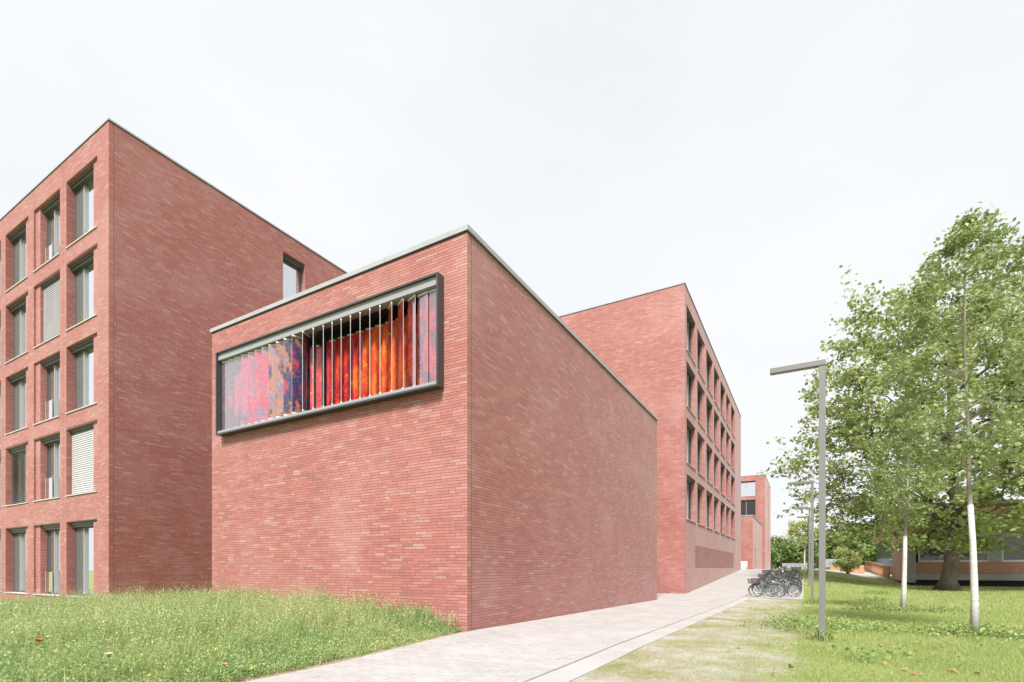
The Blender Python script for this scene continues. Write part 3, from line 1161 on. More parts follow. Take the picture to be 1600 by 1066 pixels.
# perforated band: every second brick proud of a flat sheet painted as shaded openings
scr = []
r_ = np.random.default_rng(5)
zz = 1.46
k = 0
while zz < 2.94:
    x = 3.55 + (k % 2) * 0.20
    while x < 24.9:
        scr.append((x, x + 0.20, zz, zz + 0.115, r_.random()))
        x += 0.40
    zz += 0.118
    k += 1
scr = np.array(scr)
b, op = face_boxes(scr, 'side', proud=0.007, back=0.0)
v_, f_ = boxes5(b, op)
o = link('brick_screen', np_mesh('brick_screen', v_, f_, M_BRICK, np.repeat(scr[:, 4], 5)), instC)
o['kind'] = 'stuff'
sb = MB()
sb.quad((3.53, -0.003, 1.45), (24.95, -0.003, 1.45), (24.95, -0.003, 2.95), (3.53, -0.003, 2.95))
sb.obj('screen_hole_shade', plain('screen_shade', (0.15, 0.055, 0.047), 0.95, spec=0.1), instC)

# far hall and far institute building in the same row
hallB = building('brick_hall', 'far low brick hall with a tall narrow door slit beyond the bicycles', 71, 0, 18, 9.7, 0.5, HB + 0.1, side=[(4.4, 5.6, 1.35, 4.3, 4.4, 5.6)],
                 near=False, cop=(0.13, 0.05))
q = MB()
fbox(q, 'side', 4.42, 5.58, 0.30, 0.36, 1.3, 4.28)
q.obj('door', M_FRAME, hallB)
recD = [(1.65, 4.25, ROWS[3][0] - 0.25, ROWS[3][1], 1.65, 4.25), (1.65, 4.25, ROWS[4][0], ROWS[4][1] + 0.05, 1.65, 4.25)]
sideD = [(8.6, 10.4, z0, z1, 8.6, 10.4) for z0, z1 in ROWS[1:]]
instD = building('institute_building', 'farthest tall brick institute building with two big square windows', 97.5, 0, 18, 9.0, 0.5, TALL, front=recD, side=sideD, near=False, cop=(0.065, 0.03))
add_window(instD, 'front', recD[0], M_GLASS_DARK, True, None, 'far', False)
add_window(instD, 'front', recD[1], M_GLASS_SIDE, True, None, 'near', False)
for r in sideD:
    add_window(instD, 'side', r, M_GLASS_DARK, False)
# white parapet and steps between the buildings
q = MB()
q.box(0, 0.35, 0, 5.0, 0.6, 2.35)
q.box(-2.2, 0, 0.0, 3.0, 0.6, 1.55)
o = q.obj('entrance_parapet', M_WHITEWALL)
o.location = W(66.5, 0.3, 0)
o.rotation_euler = (0, 0, TH)
tag(o, 'low white concrete parapet and step beside the rising footpath', 'parapet')

# ---------------------------------------------------------------- old brick building on the right
E_U, E_V = 49.0, -14.6
old = empty('school_building', W(E_U, E_V, 0), TH)
tag(old, 'older brick building with grey window panels behind the big tree', 'building')
M_OLDBRICK, _t, _b = new_mat('old_brickwork')
_uv = _t.nodes.new('ShaderNodeTexCoord')
_bt = _t.nodes.new('ShaderNodeTexBrick')
for _k, _val in (('Color1', (0.30, 0.10, 0.06, 1)), ('Color2', (0.40, 0.17, 0.11, 1)), ('Mortar', (0.30, 0.22, 0.18, 1)),
                 ('Scale', 1.0), ('Mortar Size', 0.012), ('Brick Width', 0.25), ('Row Height', 0.083)):
    _bt.inputs[_k].default_value = _val
_t.links.new(_uv.outputs['UV'], _bt.inputs['Vector'])
brick_common(_t, _b, _bt.outputs['Color'])
M_PANELGREY = plain('grey_blue_panel', (0.235, 0.25, 0.27), 0.5, var=0.06)
M_WHITEFRAME = plain('white_frame', (0.50, 0.50, 0.50), 0.5)
M_TEAL = plain('teal_cloth', (0.03, 0.26, 0.25), 0.7)
M_WOODFENCE = plain('orange_timber', (0.45, 0.22, 0.125), 0.7, var=0.2, scale=5)
q = MB()   # brick band below, spandrel above; local y runs to negative v
q.box(0.0, 0.3, -30, -0.55, 0.95, 1.92)
q.box(-0.05, 0.3, -30, -0.55, 4.55, 6.9)
q.box(0.0, 10.0, -0.42, -0.02, 0.15, 6.9)
q.box(9.6, 10.0, -30, -0.42, 0.3, 6.9)
q.obj('wall', M_OLDBRICK, old)
q = MB()
q.box(-0.12, 0.32, -30, -0.55, 0.36, 0.93)
q.box(-0.10, 0.34, -0.55, -0.02, 0.1, 4.2)
q.box(-0.12, 0.32, -30, -0.55, 4.2, 4.53)
q.obj('concrete_beam', M_CONCRETE, old)
q = MB()
q.quad((0.9, -30, -0.6), (0.9, -0.4, -0.6), (0.9, -0.4, 0.5), (0.9, -30, 0.5))
q.obj('base_gap_shade', M_DARK, old)  # dark sheet standing in for the shadow gap beneath the beam
q = MB()
q.box(-0.3, 10.2, -30.2, 0.1, 6.9, 7.15)
q.obj('roof', M_ROOF, old)
y = -0.75
k = 0
while y > -22:
    w = 1.98
    f = MB()
    f.box(0.10, 0.22, y - w, y - w + 0.10, 1.94, 4.2)
    f.box(0.10, 0.22, y - 0.10, y, 1.94, 4.2)
    f.box(0.10, 0.22, y - w + 0.10, y - 0.10, 1.94, 2.10)
    f.box(0.10, 0.22, y - w + 0.10, y - 0.10, 4.08, 4.2)
    win = f.obj('window', M_WHITEFRAME, old)
    p = MB()
    p.quad((0.18, y - w, 1.95), (0.18, y, 1.95), (0.18, y, 4.2), (0.18, y - w, 4.2))
    p.obj('pane', M_GLASS_DARK, win)
    p = MB()
    p.box(0.06, 0.2, y - w - 0.82, y - w - 0.01, 1.94, 4.19)
    p.obj('window_panel', M_PANELGREY, old)
    y -= w + 0.83
# glazed annex behind
q = MB()
q.box(22, 40, -12, -1.5, 0.8, 1.4)
q.box(22, 40, -12, -1.5, 5.2, 8.6)
q.box(22, 22.4, -2.2, -1.5, 1.4, 5.2)
q.obj('annex_wall', M_OLDBRICK, old)
q = MB()
q.quad((22.2, -12, 1.4), (22.2, -2.2, 1.4), (22.2, -2.2, 5.2), (22.2, -12, 5.2))
q.quad((22.4, -1.7, 1.4), (40, -1.7, 1.4), (40, -1.7, 5.2), (22.4, -1.7, 5.2))
q.obj('annex_glazing', M_GLASS_DARK, old)
q = MB()
for yy in (-4, -6.5, -9):
    q.box(22.05, 22.18, yy - 0.08, yy + 0.08, 1.4, 5.2)
q.obj('annex_mullion', M_FRAME, old)
# teal parasol on the terrace
q = MB()
q.tube([(0, 0, 0), (0, 0, 2.5)], 0.03, 6)
par = empty('parasol', W(64, -16.4, float(ground_z(64, -16.4))), TH)
q.obj('pole', M_FRAME, par)
q = MB()
for k in range(8):
    a, b2 = 2 * math.pi * k / 8, 2 * math.pi * (k + 1) / 8
    q.poly([(0, 0, 2.65), (1.5 * math.cos(a), 1.5 * math.sin(a), 2.0), (1.5 * math.cos(b2), 1.5 * math.sin(b2), 2.0)])
    q.poly([(1.5 * math.cos(a), 1.5 * math.sin(a), 2.0), (1.5 * math.cos(b2), 1.5 * math.sin(b2), 2.0), (1.5 * math.cos(b2), 1.5 * math.sin(b2), 1.8), (1.5 * math.cos(a), 1.5 * math.sin(a), 1.8)])
q.obj('canopy', M_TEAL, par)
tag(par, 'teal parasol on the terrace behind the orange fence', 'parasol')
# orange slatted fence along the terrace
fence = empty('terrace_fence', W(59.2, -14.4, 0), TH)
tag(fence, 'orange timber slat fence running from the old brick building', 'fence')
post_m, slat_m = MB(), MB()
post_m.box(-0.06, 0.06, -0.06, 0.06, 0, 1.45)
slat_m.box(-0.012, 0.012, -0.05, 0.05, 0.12, 1.38)
pm = post_m.mesh('fence_post', [M_WOODFENCE])
smesh = slat_m.mesh('fence_slat', [M_WOODFENCE])
nF = 10
for k in range(nF + 1):
    uu = 25.0 * k / nF
    zg = float(ground_z(59.2 + uu, -14.4))
    o = link('fence_post', pm, fence)
    o.location = (uu, 0, zg)
    if k < nF:
        for s in range(1, 9):
            us_ = uu + 2.5 * s / 9
            o = link('fence_slat', smesh, fence)
            o.location = (us_, 0.03, float(ground_z(59.2 + us_, -14.4)))
            o.rotation_euler = (0, 0, math.radians(90))
rl = MB()
for zz in (0.25, 1.42):
    for k in range(nF):
        ua, ub = 25.0 * k / nF, 25.0 * (k + 1) / nF
        za, zb_ = float(ground_z(59.2 + ua, -14.4)) + zz, float(ground_z(59.2 + ub, -14.4)) + zz
        rl.obox(((ua + ub) / 2, -0.03, (za + zb_) / 2), ((ub - ua) / 2, 0, (zb_ - za) / 2), (0, 0.05, 0), (0, 0, 0.035))
rl.obj('fence_rail', M_WOODFENCE, fence)

# ---------------------------------------------------------------- street lamps
def make_lamp():
    root = empty('street_lamp', (0, 0, 0))
    q = MB()
    q.box(-0.05, 0.05, -0.055, 0.055, -0.3, 5.34)
    q.obj('post', M_LAMP, root)
    q = MB()
    q.box(-0.065, 0.065, -0.055, 0.90, 5.342, 5.44)
    q.obj('arm', M_LAMP, root)
    q = MB()
    q.box(-0.05, 0.05, 0.10, 0.87, 5.332, 5.3415)
    q.obj('light_panel', M_LENS, root)
    q = MB()
    q.box(-0.0515, -0.05, -0.03, 0.03, 0.55, 0.95)
    q.obj('service_door', M_LAMP, root)
    return root


lampP = make_lamp()
lamp_lab = ['grey square-post street lamp standing free in the grass before the bicycles', 'second grey street lamp along the row, beside the parked bicycles',
            'third grey street lamp along the row, behind the parked bicycles', 'fourth grey street lamp along the row, farthest from the gravel verge']
for k in range(4):
    o = lampP if k == 0 else copy_tree(lampP)
    uu, vv = 2.33 + 14.5 * k, -6.71
    o.location = W(uu, vv, float(ground_z(uu, vv)))
    o.rotation_euler = (0, 0, TH)
    tag(o, lamp_lab[k], 'street lamp', 'street lamps along the footpath')

# ---------------------------------------------------------------- bicycles
def spokes_mesh(nsp=20):
    mb = MB()
    for k in range(nsp):
        a = 2 * math.pi * k / nsp
        s = 0.02 if k % 2 else -0.02
        mb.tube([(0.02 * math.cos(a + 0.5), s, 0.02 * math.sin(a + 0.5)), (0.305 * math.cos(a), 0, 0.305 * math.sin(a))], 0.0022, 3, cap=False)
    mb.tube([(0, -0.045, 0), (0, 0.045, 0)], 0.018, 8)
    return mb


def make_bike(frame_mat, basket, name='bicycle'):
    root = empty(name, (0, 0, 0))
    RW, FW = Vector((-0.54, 0, 0.345)), Vector((0.56, 0, 0.345))
    for c in (RW, FW):
        t = MB()
        t.torus((0, 0, 0), (0, 1, 0), 0.328, 0.019, 32, 6)
        wh = t.obj('wheel', M_RUBBER, root, True)
        wh.location = c
        t = MB()
        t.torus((0, 0, 0), (0, 1, 0), 0.306, 0.009, 32, 5)
        t.obj('rim', M_STEEL, wh, True)
        spokes_mesh().obj('spokes', M_STEEL, wh)
    BBk, ST, HT, HB_ = Vector((-0.10, 0, 0.29)), Vector((-0.27, 0, 0.80)), Vector((0.33, 0, 0.86)), Vector((0.40, 0, 0.66))
    f = MB()
    f.tube([BBk, ST], 0.017, 7)
    f.tube([HT, HB_], 0.021, 7)
    f.tube([HB_, HB_.lerp(BBk, 0.5) + Vector((0, 0, -0.06)), BBk], 0.021, 7)
    f.tube([HT.lerp(HB_, 0.3), BBk.lerp(ST, 0.55)], 0.015, 7)
    for s in (-0.05, 0.05):
        f.tube([BBk + Vector((0, s * 0.6, 0)), RW + Vector((0, s, 0))], 0.010, 5)
        f.tube([ST + Vector((0, s * 0.3, -0.05)), RW + Vector((0, s, 0))], 0.008, 5)
    f.obj('frame', frame_mat, root, True)
    f = MB()
    for s in (-0.05, 0.05):
        f.tube([HB_ + Vector((0, s * 0.8, 0)), FW.lerp(HB_, 0.35) + Vector((-0.01, s, 0)), FW + Vector((0, s, 0))], [0.012, 0.011, 0.008], 6)
    f.obj('fork', frame_mat, root, True)
    f = MB()
    f.tube([HT, HT + Vector((-0.04, 0, 0.14))], 0.013, 6)
    hc = HT + Vector((-0.04, 0, 0.14))
    for s in (-1, 1):
        f.tube([hc, hc + Vector((0.06, s * 0.10, 0.04)), hc + Vector((0.02, s * 0.25, 0.06)), hc + Vector((-0.16, s * 0.29, 0.04))], 0.011, 6)
        f.tube([hc + Vector((-0.06, s * 0.27, 0.05)), hc + Vector((-0.18, s * 0.295, 0.036))], 0.017, 6)
    f.obj('handlebar', M_BLACK, root, True)
    f = MB()
    f.tube([ST, ST + Vector((-0.05, 0, 0.14))], 0.013, 6)
    f.obj('seat_post', M_STEEL, root)
    f = MB()
    sc_ = ST + Vector((-0.05, 0, 0.16))
    for (x0, w0, x1, w1) in ((-0.13, 0.075, -0.09, 0.095), (-0.09, 0.095, 0.0, 0.07), (0.0, 0.07, 0.14, 0.02)):
        top = [(sc_.x + x0, -w0, sc_.z + 0.03), (sc_.x + x1, -w1, sc_.z + 0.025), (sc_.x + x1, w1, sc_.z + 0.025), (sc_.x + x0, w0, sc_.z + 0.03)]
        bot = [(p[0], p[1] * 0.85, sc_.z - 0.025) for p in top]
        f.poly(top)
        f.poly(bot[::-1])
        f.poly([top[0], bot[0], bot[1], top[1]])
        f.poly([top[2], bot[2], bot[3], top[3]])
        f.poly([top[3], bot[3], bot[0], top[0]])
        f.poly([top[1], bot[1], bot[2], top[2]])
    f.obj('saddle', M_BLACK, root)
    for c, a0, a1 in ((RW, -math.radians(95), math.radians(60)), (FW, -math.radians(75), math.radians(50))):
        f = MB()
        f.torus(c, (0, 1, 0), 0.362, 0.016, 14, 5, 0, a0, a1)
        f.obj('mudguard', M_BLACK, root, True)
    f = MB()
    for s in (-0.07, 0.07):
        f.tube([(-0.36, s, 0.73), (-0.86, s, 0.74)], 0.007, 5)
        f.tube([(-0.74, s, 0.735), (-0.54, s * 0.9, 0.35)], 0.006, 5)
    for x in (-0.45, -0.6, -0.75, -0.86):
        f.tube([(x, -0.07, 0.735), (x, 0.07, 0.735)], 0.006, 5)
    f.obj('carrier', M_BLACK, root)
    f = MB()
    f.torus(BBk + Vector((0, -0.045, 0)), (0, 1, 0), 0.085, 0.008, 18, 4)
    f.tube([BBk + Vector((0, -0.07, 0)), BBk + Vector((0.12, -0.07, -0.12))], 0.009, 5)
    f.tube([BBk + Vector((0, 0.07, 0)), BBk + Vector((-0.12, 0.07, 0.12))], 0.009, 5)
    f.box(0.00, 0.07, -0.16, -0.07, 0.155, 0.175)
    f.box(-0.27, -0.18, 0.07, 0.16, 0.40, 0.42)
    f.tube([BBk + Vector((0, -0.045, 0.085)), RW + Vector((0, -0.045, 0.03))], 0.005, 4)
    f.tube([BBk + Vector((0, -0.045, -0.085)), RW + Vector((0, -0.045, -0.03))], 0.005, 4)
    f.obj('crankset', M_STEEL, root)
    f = MB()
    f.tube([(-0.16, 0.05, 0.28), (-0.08, 0.17, 0.0)], 0.009, 5)
    f.obj('kickstand', M_STEEL, root)
    f = MB()
    f.tube([(0.42, 0, 0.80), (0.48, 0, 0.80)], [0.02, 0.035], 8)
    f.obj('headlamp', M_STEEL, root)
    if basket:
        f = MB()
        x0, x1, y0, y1, z0, z1 = -0.90, -0.47, -0.15, 0.15, 0.75, 0.98
        for k in range(10):
            zz = z0 + (z1 - z0) * k / 9
            e = 0.03 * k / 9
            for a, b2 in (((x0 - e, y0 - e), (x1 + e, y0 - e)), ((x1 + e, y0 - e), (x1 + e, y1 + e)), ((x1 + e, y1 + e), (x0 - e, y1 + e)), ((x0 - e, y1 + e), (x0 - e, y0 - e))):
                f.tube([(*a, zz), (*b2, zz)], 0.008 if k < 9 else 0.013, 4)
        for k in range(7):
            t = k / 6
            for (a, b2) in (((x0 + (x1 - x0) * t, y0), -0.03), ((x0 + (x1 - x0) * t, y1), 0.03)):
                f.tube([(a[0], a[1], z0), (a[0], a[1] + b2, z1)], 0.007, 4)
            for (a, b2) in (((x0, y0 + (y1 - y0) * t), -0.03), ((x1, y0 + (y1 - y0) * t), 0.03)):
                f.tube([(a[0], a[1], z0), (a[0] + b2, a[1], z1)], 0.007, 4)
        f.quad((x0, y0, z0), (x1, y0, z0), (x1, y1, z0), (x0, y1, z0))
        f.obj('basket', plain('wicker', (0.085, 0.07, 0.06), 0.8), root)
    return root


M_BK_TEAL = plain('teal_frame_paint', (0.12, 0.20, 0.185), 0.35)
M_BK_SILV = plain('silver_frame_paint', (0.26, 0.27, 0.28), 0.3, 0.4)
M_BK_GREY = plain('dark_grey_frame_paint', (0.06, 0.065, 0.07), 0.35)
M_BK_RED = plain('dull_red_frame_paint', (0.14, 0.03, 0.03), 0.35)
protos = {'teal': make_bike(M_BK_TEAL, True), 'black': make_bike(M_BLACK, False), 'silver': make_bike(M_BK_SILV, False),
          'grey': make_bike(M_BK_GREY, True), 'red': make_bike(M_BK_RED, False), 'tealplain': make_bike(M_BK_TEAL, False)}
seq = ['teal', 'tealplain', 'grey', 'silver', 'black', 'black', 'red', 'silver', 'black', 'tealplain', 'grey', 'black', 'silver', 'black', 'red', 'black',
       'silver', 'black', 'grey', 'black', 'silver', 'black', 'black', 'silver', 'black', 'grey']
used = set()
lab = {'teal': 'teal bicycle with a wicker basket, first of the parked row by the gravel verge', 'tealplain': 'teal framed bicycle without basket among the parked bicycles',
       'grey': 'dark grey bicycle with a basket among the parked bicycles', 'silver': 'silver framed bicycle among the parked bicycles',
       'black': 'black framed bicycle without basket among the parked bicycles', 'red': 'dull red framed bicycle among the parked bicycles'}
rb = random.Random(3)
for k, kd in enumerate(seq):
    o = protos[kd] if kd not in used else copy_tree(protos[kd])
    used.add(kd)
    uu = 21.9 + 0.68 * k + rb.uniform(-0.08, 0.08)
    flip = (k % 2 == 1)
    vv = -4.62 if not flip else -5.28
    vv += rb.uniform(-0.12, 0.12)
    if k == 0:
        uu, vv, flip = 21.8, -4.62, False
    o.location = W(uu, vv, float(ground_z(uu, vv)) + 0.012)
    # local x of a bicycle points along -v; the saddle end is towards the path, or turned round
    o.rotation_euler = (math.radians(rb.uniform(-5, 7)), 0, TH + math.radians(-90 if not flip else 90) + math.radians(rb.uniform(-7, 7)))
    tag(o, lab[kd], 'bicycle', 'bicycles parked beside the footpath')

# ---------------------------------------------------------------- trees
def leaf_quads(centers, size, r, up=0.35):
    n = len(centers)
    nrm = r.normal(size=(n, 3))
    nrm[:, 2] = np.abs(nrm[:, 2]) + up
    nrm /= np.linalg.norm(nrm, axis=1)[:, None]
    a = r.normal(size=(n, 3))
    a -= nrm * (a * nrm).sum(1)[:, None]
    a /= np.linalg.norm(a, axis=1)[:, None]
    b = np.cross(nrm, a)
    s = size * r.uniform(0.65, 1.3, n)[:, None]
    w = s * r.uniform(0.30, 0.42, n)[:, None]
    p0 = centers - a * s * 0.5
    p2 = centers + a * s * 0.5 - nrm * s * 0.12
    p1 = centers + b * w + nrm * s * 0.04 - a * s * 0.06
    p3 = centers - b * w + nrm * s * 0.04 - a * s * 0.06
    v = np.stack([p0, p1, p2, p3], 1).reshape(-1, 3)
    f = np.arange(n * 4).reshape(-1, 4)
    return v, f


def build_tree(name, label, loc, seed, trunk, r_trunk, env, n1, n2, n3, leaves, lsize, spread, mleaf, mbark, group=None, lime=None, limb_r=0.3, droop=0.0, flare=1.6, cat='tree'):
    """trunk: list of points up the stem; env(rng,n)-> points in the crown volume. Limbs join the nearest wood below them."""
    r = np.random.default_rng(seed)
    root = empty(name, loc)
    tag(root, label, cat, group)
    mb = MB()
    tp = [Vector(p) for p in trunk]
    n = len(tp)
    rad = []
    for i in range(n):
        t = i / (n - 1)
        rad.append(r_trunk * (1 - 0.82 * t) * (flare if i == 0 else 1.0))
    mb.tube(tp, rad, 12)
    nodes = []          # (pos, radius)
    for i in range(n - 1):
        for q in range(6):
            t = q / 6
            nodes.append((*(tp[i].lerp(tp[i + 1], t)), rad[i] * (1 - t) + rad[i + 1] * t))
    nodes = np.array(nodes)
    zmin_attach = tp[0].z + (tp[-1].z - tp[0].z) * 0.22
    tips = []
    stem_nodes = nodes[nodes[:, 2] > zmin_attach]
    pool = stem_nodes
    for lev, cnt in enumerate((n1, n2, n3)):
        targets = env(r, cnt, lev)
        new = []
        for tg in targets:
            dlt = pool[:, :3] - tg
            dist = np.linalg.norm(dlt, axis=1)
            pen = dist + np.maximum(0, pool[:, 2] - tg[2] + (0.25 * dist if lev < 2 else 0)) * 1.2
            j = int(np.argmin(pen))
            p0 = Vector(pool[j, :3])
            p1 = Vector(tg)
            L = (p1 - p0).length
            if L < 0.05:
                continue
            r0 = min(pool[j, 3] * 0.75, limb_r * (0.5, 0.2, 0.075)[lev] * (0.6 + 0.4 * min(1, L / (4 if lev == 0 else 2))))
            mid = p0.lerp(p1, 0.5) + Vector(r.normal(0, 0.06 * L, 3)) + Vector((0, 0, 0.10 * L))
            q1 = p0.lerp(p1, 0.25) * 0.6 + mid * 0.4 if False else p0.lerp(mid, 0.5)
            q2 = mid.lerp(p1, 0.5)
            pts = [p0, q1, mid, q2, p1]
            rr = [r0, r0 * 0.82, r0 * 0.62, r0 * 0.42, r0 * 0.2]
            if lev == 2:
                pts, rr = [p0, mid, p1], [r0, r0 * 0.6, r0 * 0.25]
            mb.tube(pts, rr, (7, 5, 3)[lev], cap=False)
            for a in range(len(pts) - 1):
                for q in range(1, 4):
                    new.append((*pts[a].lerp(pts[a + 1], q / 3), rr[a]))
            if lev == 2 or lev == 1:
                tips.append((p0, p1))
        if new:
            pool = np.vstack([pool if lev else stem_nodes, np.array(new)]) if lev < 1 else np.vstack([pool, np.array(new)])
    br = mb.obj('trunk', mbark, root, True)
    if lime:
        h = lime
        lm = MB()
        pts, rr = [], []
        for i in range(n):
            if tp[i].z <= h:
                pts.append(tp[i]); rr.append(rad[i] + 0.004)
            else:
                t = (h - tp[i - 1].z) / (tp[i].z - tp[i - 1].z)
                pts.append(tp[i - 1].lerp(tp[i], t)); rr.append(rad[i - 1] * (1 - t) + rad[i] * t + 0.004)
                break
        lm.tube(pts, rr, 12)
        lm.obj('lime_wash_coat', M_LIME, root, True)
    per = max(1, leaves // max(1, len(tips)))
    cs = []
    for (p0, p1) in tips:
        t = r.uniform(0.35, 1.08, per)[:, None]
        base = np.array(p0)[None] * (1 - t) + np.array(p1)[None] * t
        off = r.normal(0, spread, (per, 3))
        off[:, 2] *= 0.55
        off[:, 2] -= droop * np.abs(r.normal(0, spread, per))
        cs.append(base + off)
    cs = np.vstack(cs)
    v, f = leaf_quads(cs, lsize, r)
    tone = np.repeat(np.clip(r.normal(0.5, 0.16, len(tips)), 0, 1), per)
    rnd = np.clip(tone + r.normal(0, 0.2, len(cs)), 0, 1)
    o = link('crown', np_mesh('crown', v, f, mleaf, rnd), root)
    return root


def ellip_env(c, rad, inner=(0.15, 0.45, 0.55), flat_bottom=None):
    c = np.array(c)
    rad = np.array(rad)

    def env(r, n, lev):
        out = []
        while len(out) < n:
            d = r.normal(size=3)
            d /= np.linalg.norm(d)
            rr = (inner[lev] + (1 - inner[lev]) * r.random() ** 0.6) * (0.72, 0.9, 1.0)[lev]
            lump = 1 + 0.13 * math.sin(3.1 * d[0] + 5 * d[2]) + 0.10 * math.sin(6.3 * d[1] - 4 * d[2] + 1.3 * d[0]) + 0.05 * r.normal()
            p = c + d * rad * rr * lump
            if flat_bottom is not None and p[2] < flat_bottom + r.random() * 0.8:
                continue
            out.append(p)
        return np.array(out)
    return env


tu, tv = 38.6, -15.4
bt_loc = W(tu, tv, float(ground_z(tu, tv)) - 0.05)
build_tree('maple_tree', 'big old dark-barked tree with a wide dense crown before the older brick building', bt_loc, 4,
           [(0, 0, 0), (0.1, 0, 0.8), (0.45, 0, 3.0), (0.7, 0.1, 6.0), (0.5, 0.2, 10), (0.3, 0.1, 15), (0.2, 0, 19.5)], 0.56,
           ellip_env((1.1, 0, 12.0), (11.2, 10.2, 10.7), (0.3, 0.45, 0.6), 2.4), 30, 240, 1050, 46000, 0.31, 0.32, M_OAKLEAF, M_BARK, limb_r=0.5, flare=1.55)


def birch_env(r0, z0, z1):
    def env(r, n, lev):
        z = z0 + (z1 - z0) * r.random(n) ** (0.9)
        t = (z - z0) / (z1 - z0)
        prof = r0 * np.clip(np.sin(np.pi * np.clip(0.12 + 0.88 * t, 0, 1)) ** 0.7, 0.10, 1)
        a = r.uniform(0, 2 * math.pi, n)
        rr = prof * (0.3 + 0.7 * np.sqrt(r.random(n))) * (0.75, 0.9, 1.0)[lev]
        return np.stack([rr * np.cos(a), rr * np.sin(a), z], -1)
    return env


b1 = (9.9, 10.9)
u1_, v1_ = UV(*b1)
build_tree('young_tree', 'taller, thicker-stemmed of the two young white limewashed trees on the lawn', Vector((*b1, float(ground_z(u1_, v1_)))), 8,
           [(0, 0, 0), (0.0, 0, 0.8), (-0.04, 0, 2.0), (-0.10, 0.02, 3.2), (-0.15, 0.0, 4.6), (-0.2, 0.02, 6.2), (-0.2, 0, 8.3)], 0.072,
           birch_env(1.7, 3.6, 9.0), 26, 90, 240, 10500, 0.095, 0.11, M_BIRCHLEAF, M_BARK_L, 'young limewashed trees on the lawn', 2.82, limb_r=0.05, flare=1.15)
b2 = (14.05, 18.3)
u2_, v2_ = UV(*b2)
build_tree('young_tree', 'slimmer young limewashed tree with a green weed clump round its foot', Vector((*b2, float(ground_z(u2_, v2_)))), 9,
           [(0, 0, 0), (0.03, 0, 0.8), (0.06, 0, 2.0), (0.1, 0.02, 3.2), (0.16, 0.0, 4.6), (0.2, 0.02, 6.0), (0.24, 0, 7.2)], 0.085,
           birch_env(1.25, 3.0, 7.6), 20, 60, 150, 5600, 0.11, 0.11, M_BIRCHLEAF, M_BARK_L, 'young limewashed trees on the lawn', 2.72, limb_r=0.05, flare=1.15)


def px_loc(x, Y):
    X = (x - 800) / F_PX * Y
    uu, vv = UV(X, Y)
    return Vector((X, Y, float(ground_z(uu, vv)) - 0.05))


build_tree('sapling', 'pale yellow-green sapling on a white stem beyond the bicycles', px_loc(1257, 66), 12,
           [(0, 0, 0), (0, 0, 1.2), (0.05, 0, 2.5), (0, 0, 4.0), (0, 0, 6.3)], 0.10, ellip_env((-0.6, 0, 5.0), (1.9, 1.5, 1.6), (0.3, 0.4, 0.5)), 10, 18, 60, 2200, 0.26, 0.22, M_PALELEAF, M_LIME, flare=1.1, limb_r=0.06)
build_tree('willow_shrub', 'pale drooping willow shrub beside the orange fence', px_loc(1324, 58), 13,
           [(0, 0, 0), (0, 0, 0.6), (0.05, 0, 1.3), (0, 0, 2.0)], 0.10, ellip_env((0, 0, 1.9), (1.5, 1.4, 1.3), (0.3, 0.4, 0.5)), 8, 30, 90, 4200, 0.20, 0.2, M_PALELEAF, M_BARK_L, droop=1.2, limb_r=0.06, flare=1.1)
far_trees = [(1188, 150, 4.5, 8.5), (1212, 160, 6.0, 10.5), (1232, 165, 6.0, 9.0), (1250, 170, 6.0, 9.8), (1272, 160, 6.5, 10.2), (1298, 120, 6.0, 10.0), (1318, 110, 5.0, 9.0),
             (1342, 115, 6.0, 9.5), (1372, 125, 7.0, 9.5), (1402, 130, 7.0, 9.5), (1440, 130, 7.0, 10), (1480, 130, 7.0, 9.5), (1530, 130, 7.5, 10), (1585, 130, 7.5, 10)]
far_lab = 'mid green leafy tree in the belt beyond the lawn and far buildings'
for k, (x, Y, rr, h) in enumerate(far_trees):
    build_tree('broadleaf_tree', far_lab, px_loc(x, Y), 40 + k, [(0, 0, 0), (0, 0, 1.5), (0.2, 0, 3.5), (0, 0, h * 0.75)], 0.25,
               ellip_env((0, 0, h * 0.52), (rr, rr, h * 0.5), (0.3, 0.4, 0.5)), 10, 30, 90, 3600, 0.75, 0.55, M_FARLEAF, M_BARK, 'trees in the distant belt', limb_r=0.2)

# far low things beyond the lawn
M_SOLAR = plain('blue_grey_roof_panel', (0.17, 0.19, 0.225), 0.35, var=0.1)


def far_shed(loc, label, w, d, h, h2, roofm, wallm):
    root = empty('shed', loc, TH)
    tag(root, label, 'shed')
    q = MB()
    q.box(0, d, -w, 0, 0, h)
    q.obj('wall', wallm, root)
    q = MB()
    q.poly([(-0.3, 0.2, h), (-0.3, -w - 0.2, h), (d * 0.6, -w - 0.2, h2), (d * 0.6, 0.2, h2)])
    q.poly([(-0.3, 0.2, h - 0.06), (-0.3, -w - 0.2, h - 0.06), (d * 0.6, -w - 0.2, h2 - 0.06), (d * 0.6, 0.2, h2 - 0.06)])
    q.poly([(d * 0.6, 0.2, h2), (d * 0.6, -w - 0.2, h2), (d + 0.3, -w - 0.2, h), (d + 0.3, 0.2, h)])
    q.obj('roof', roofm, root)
    return root


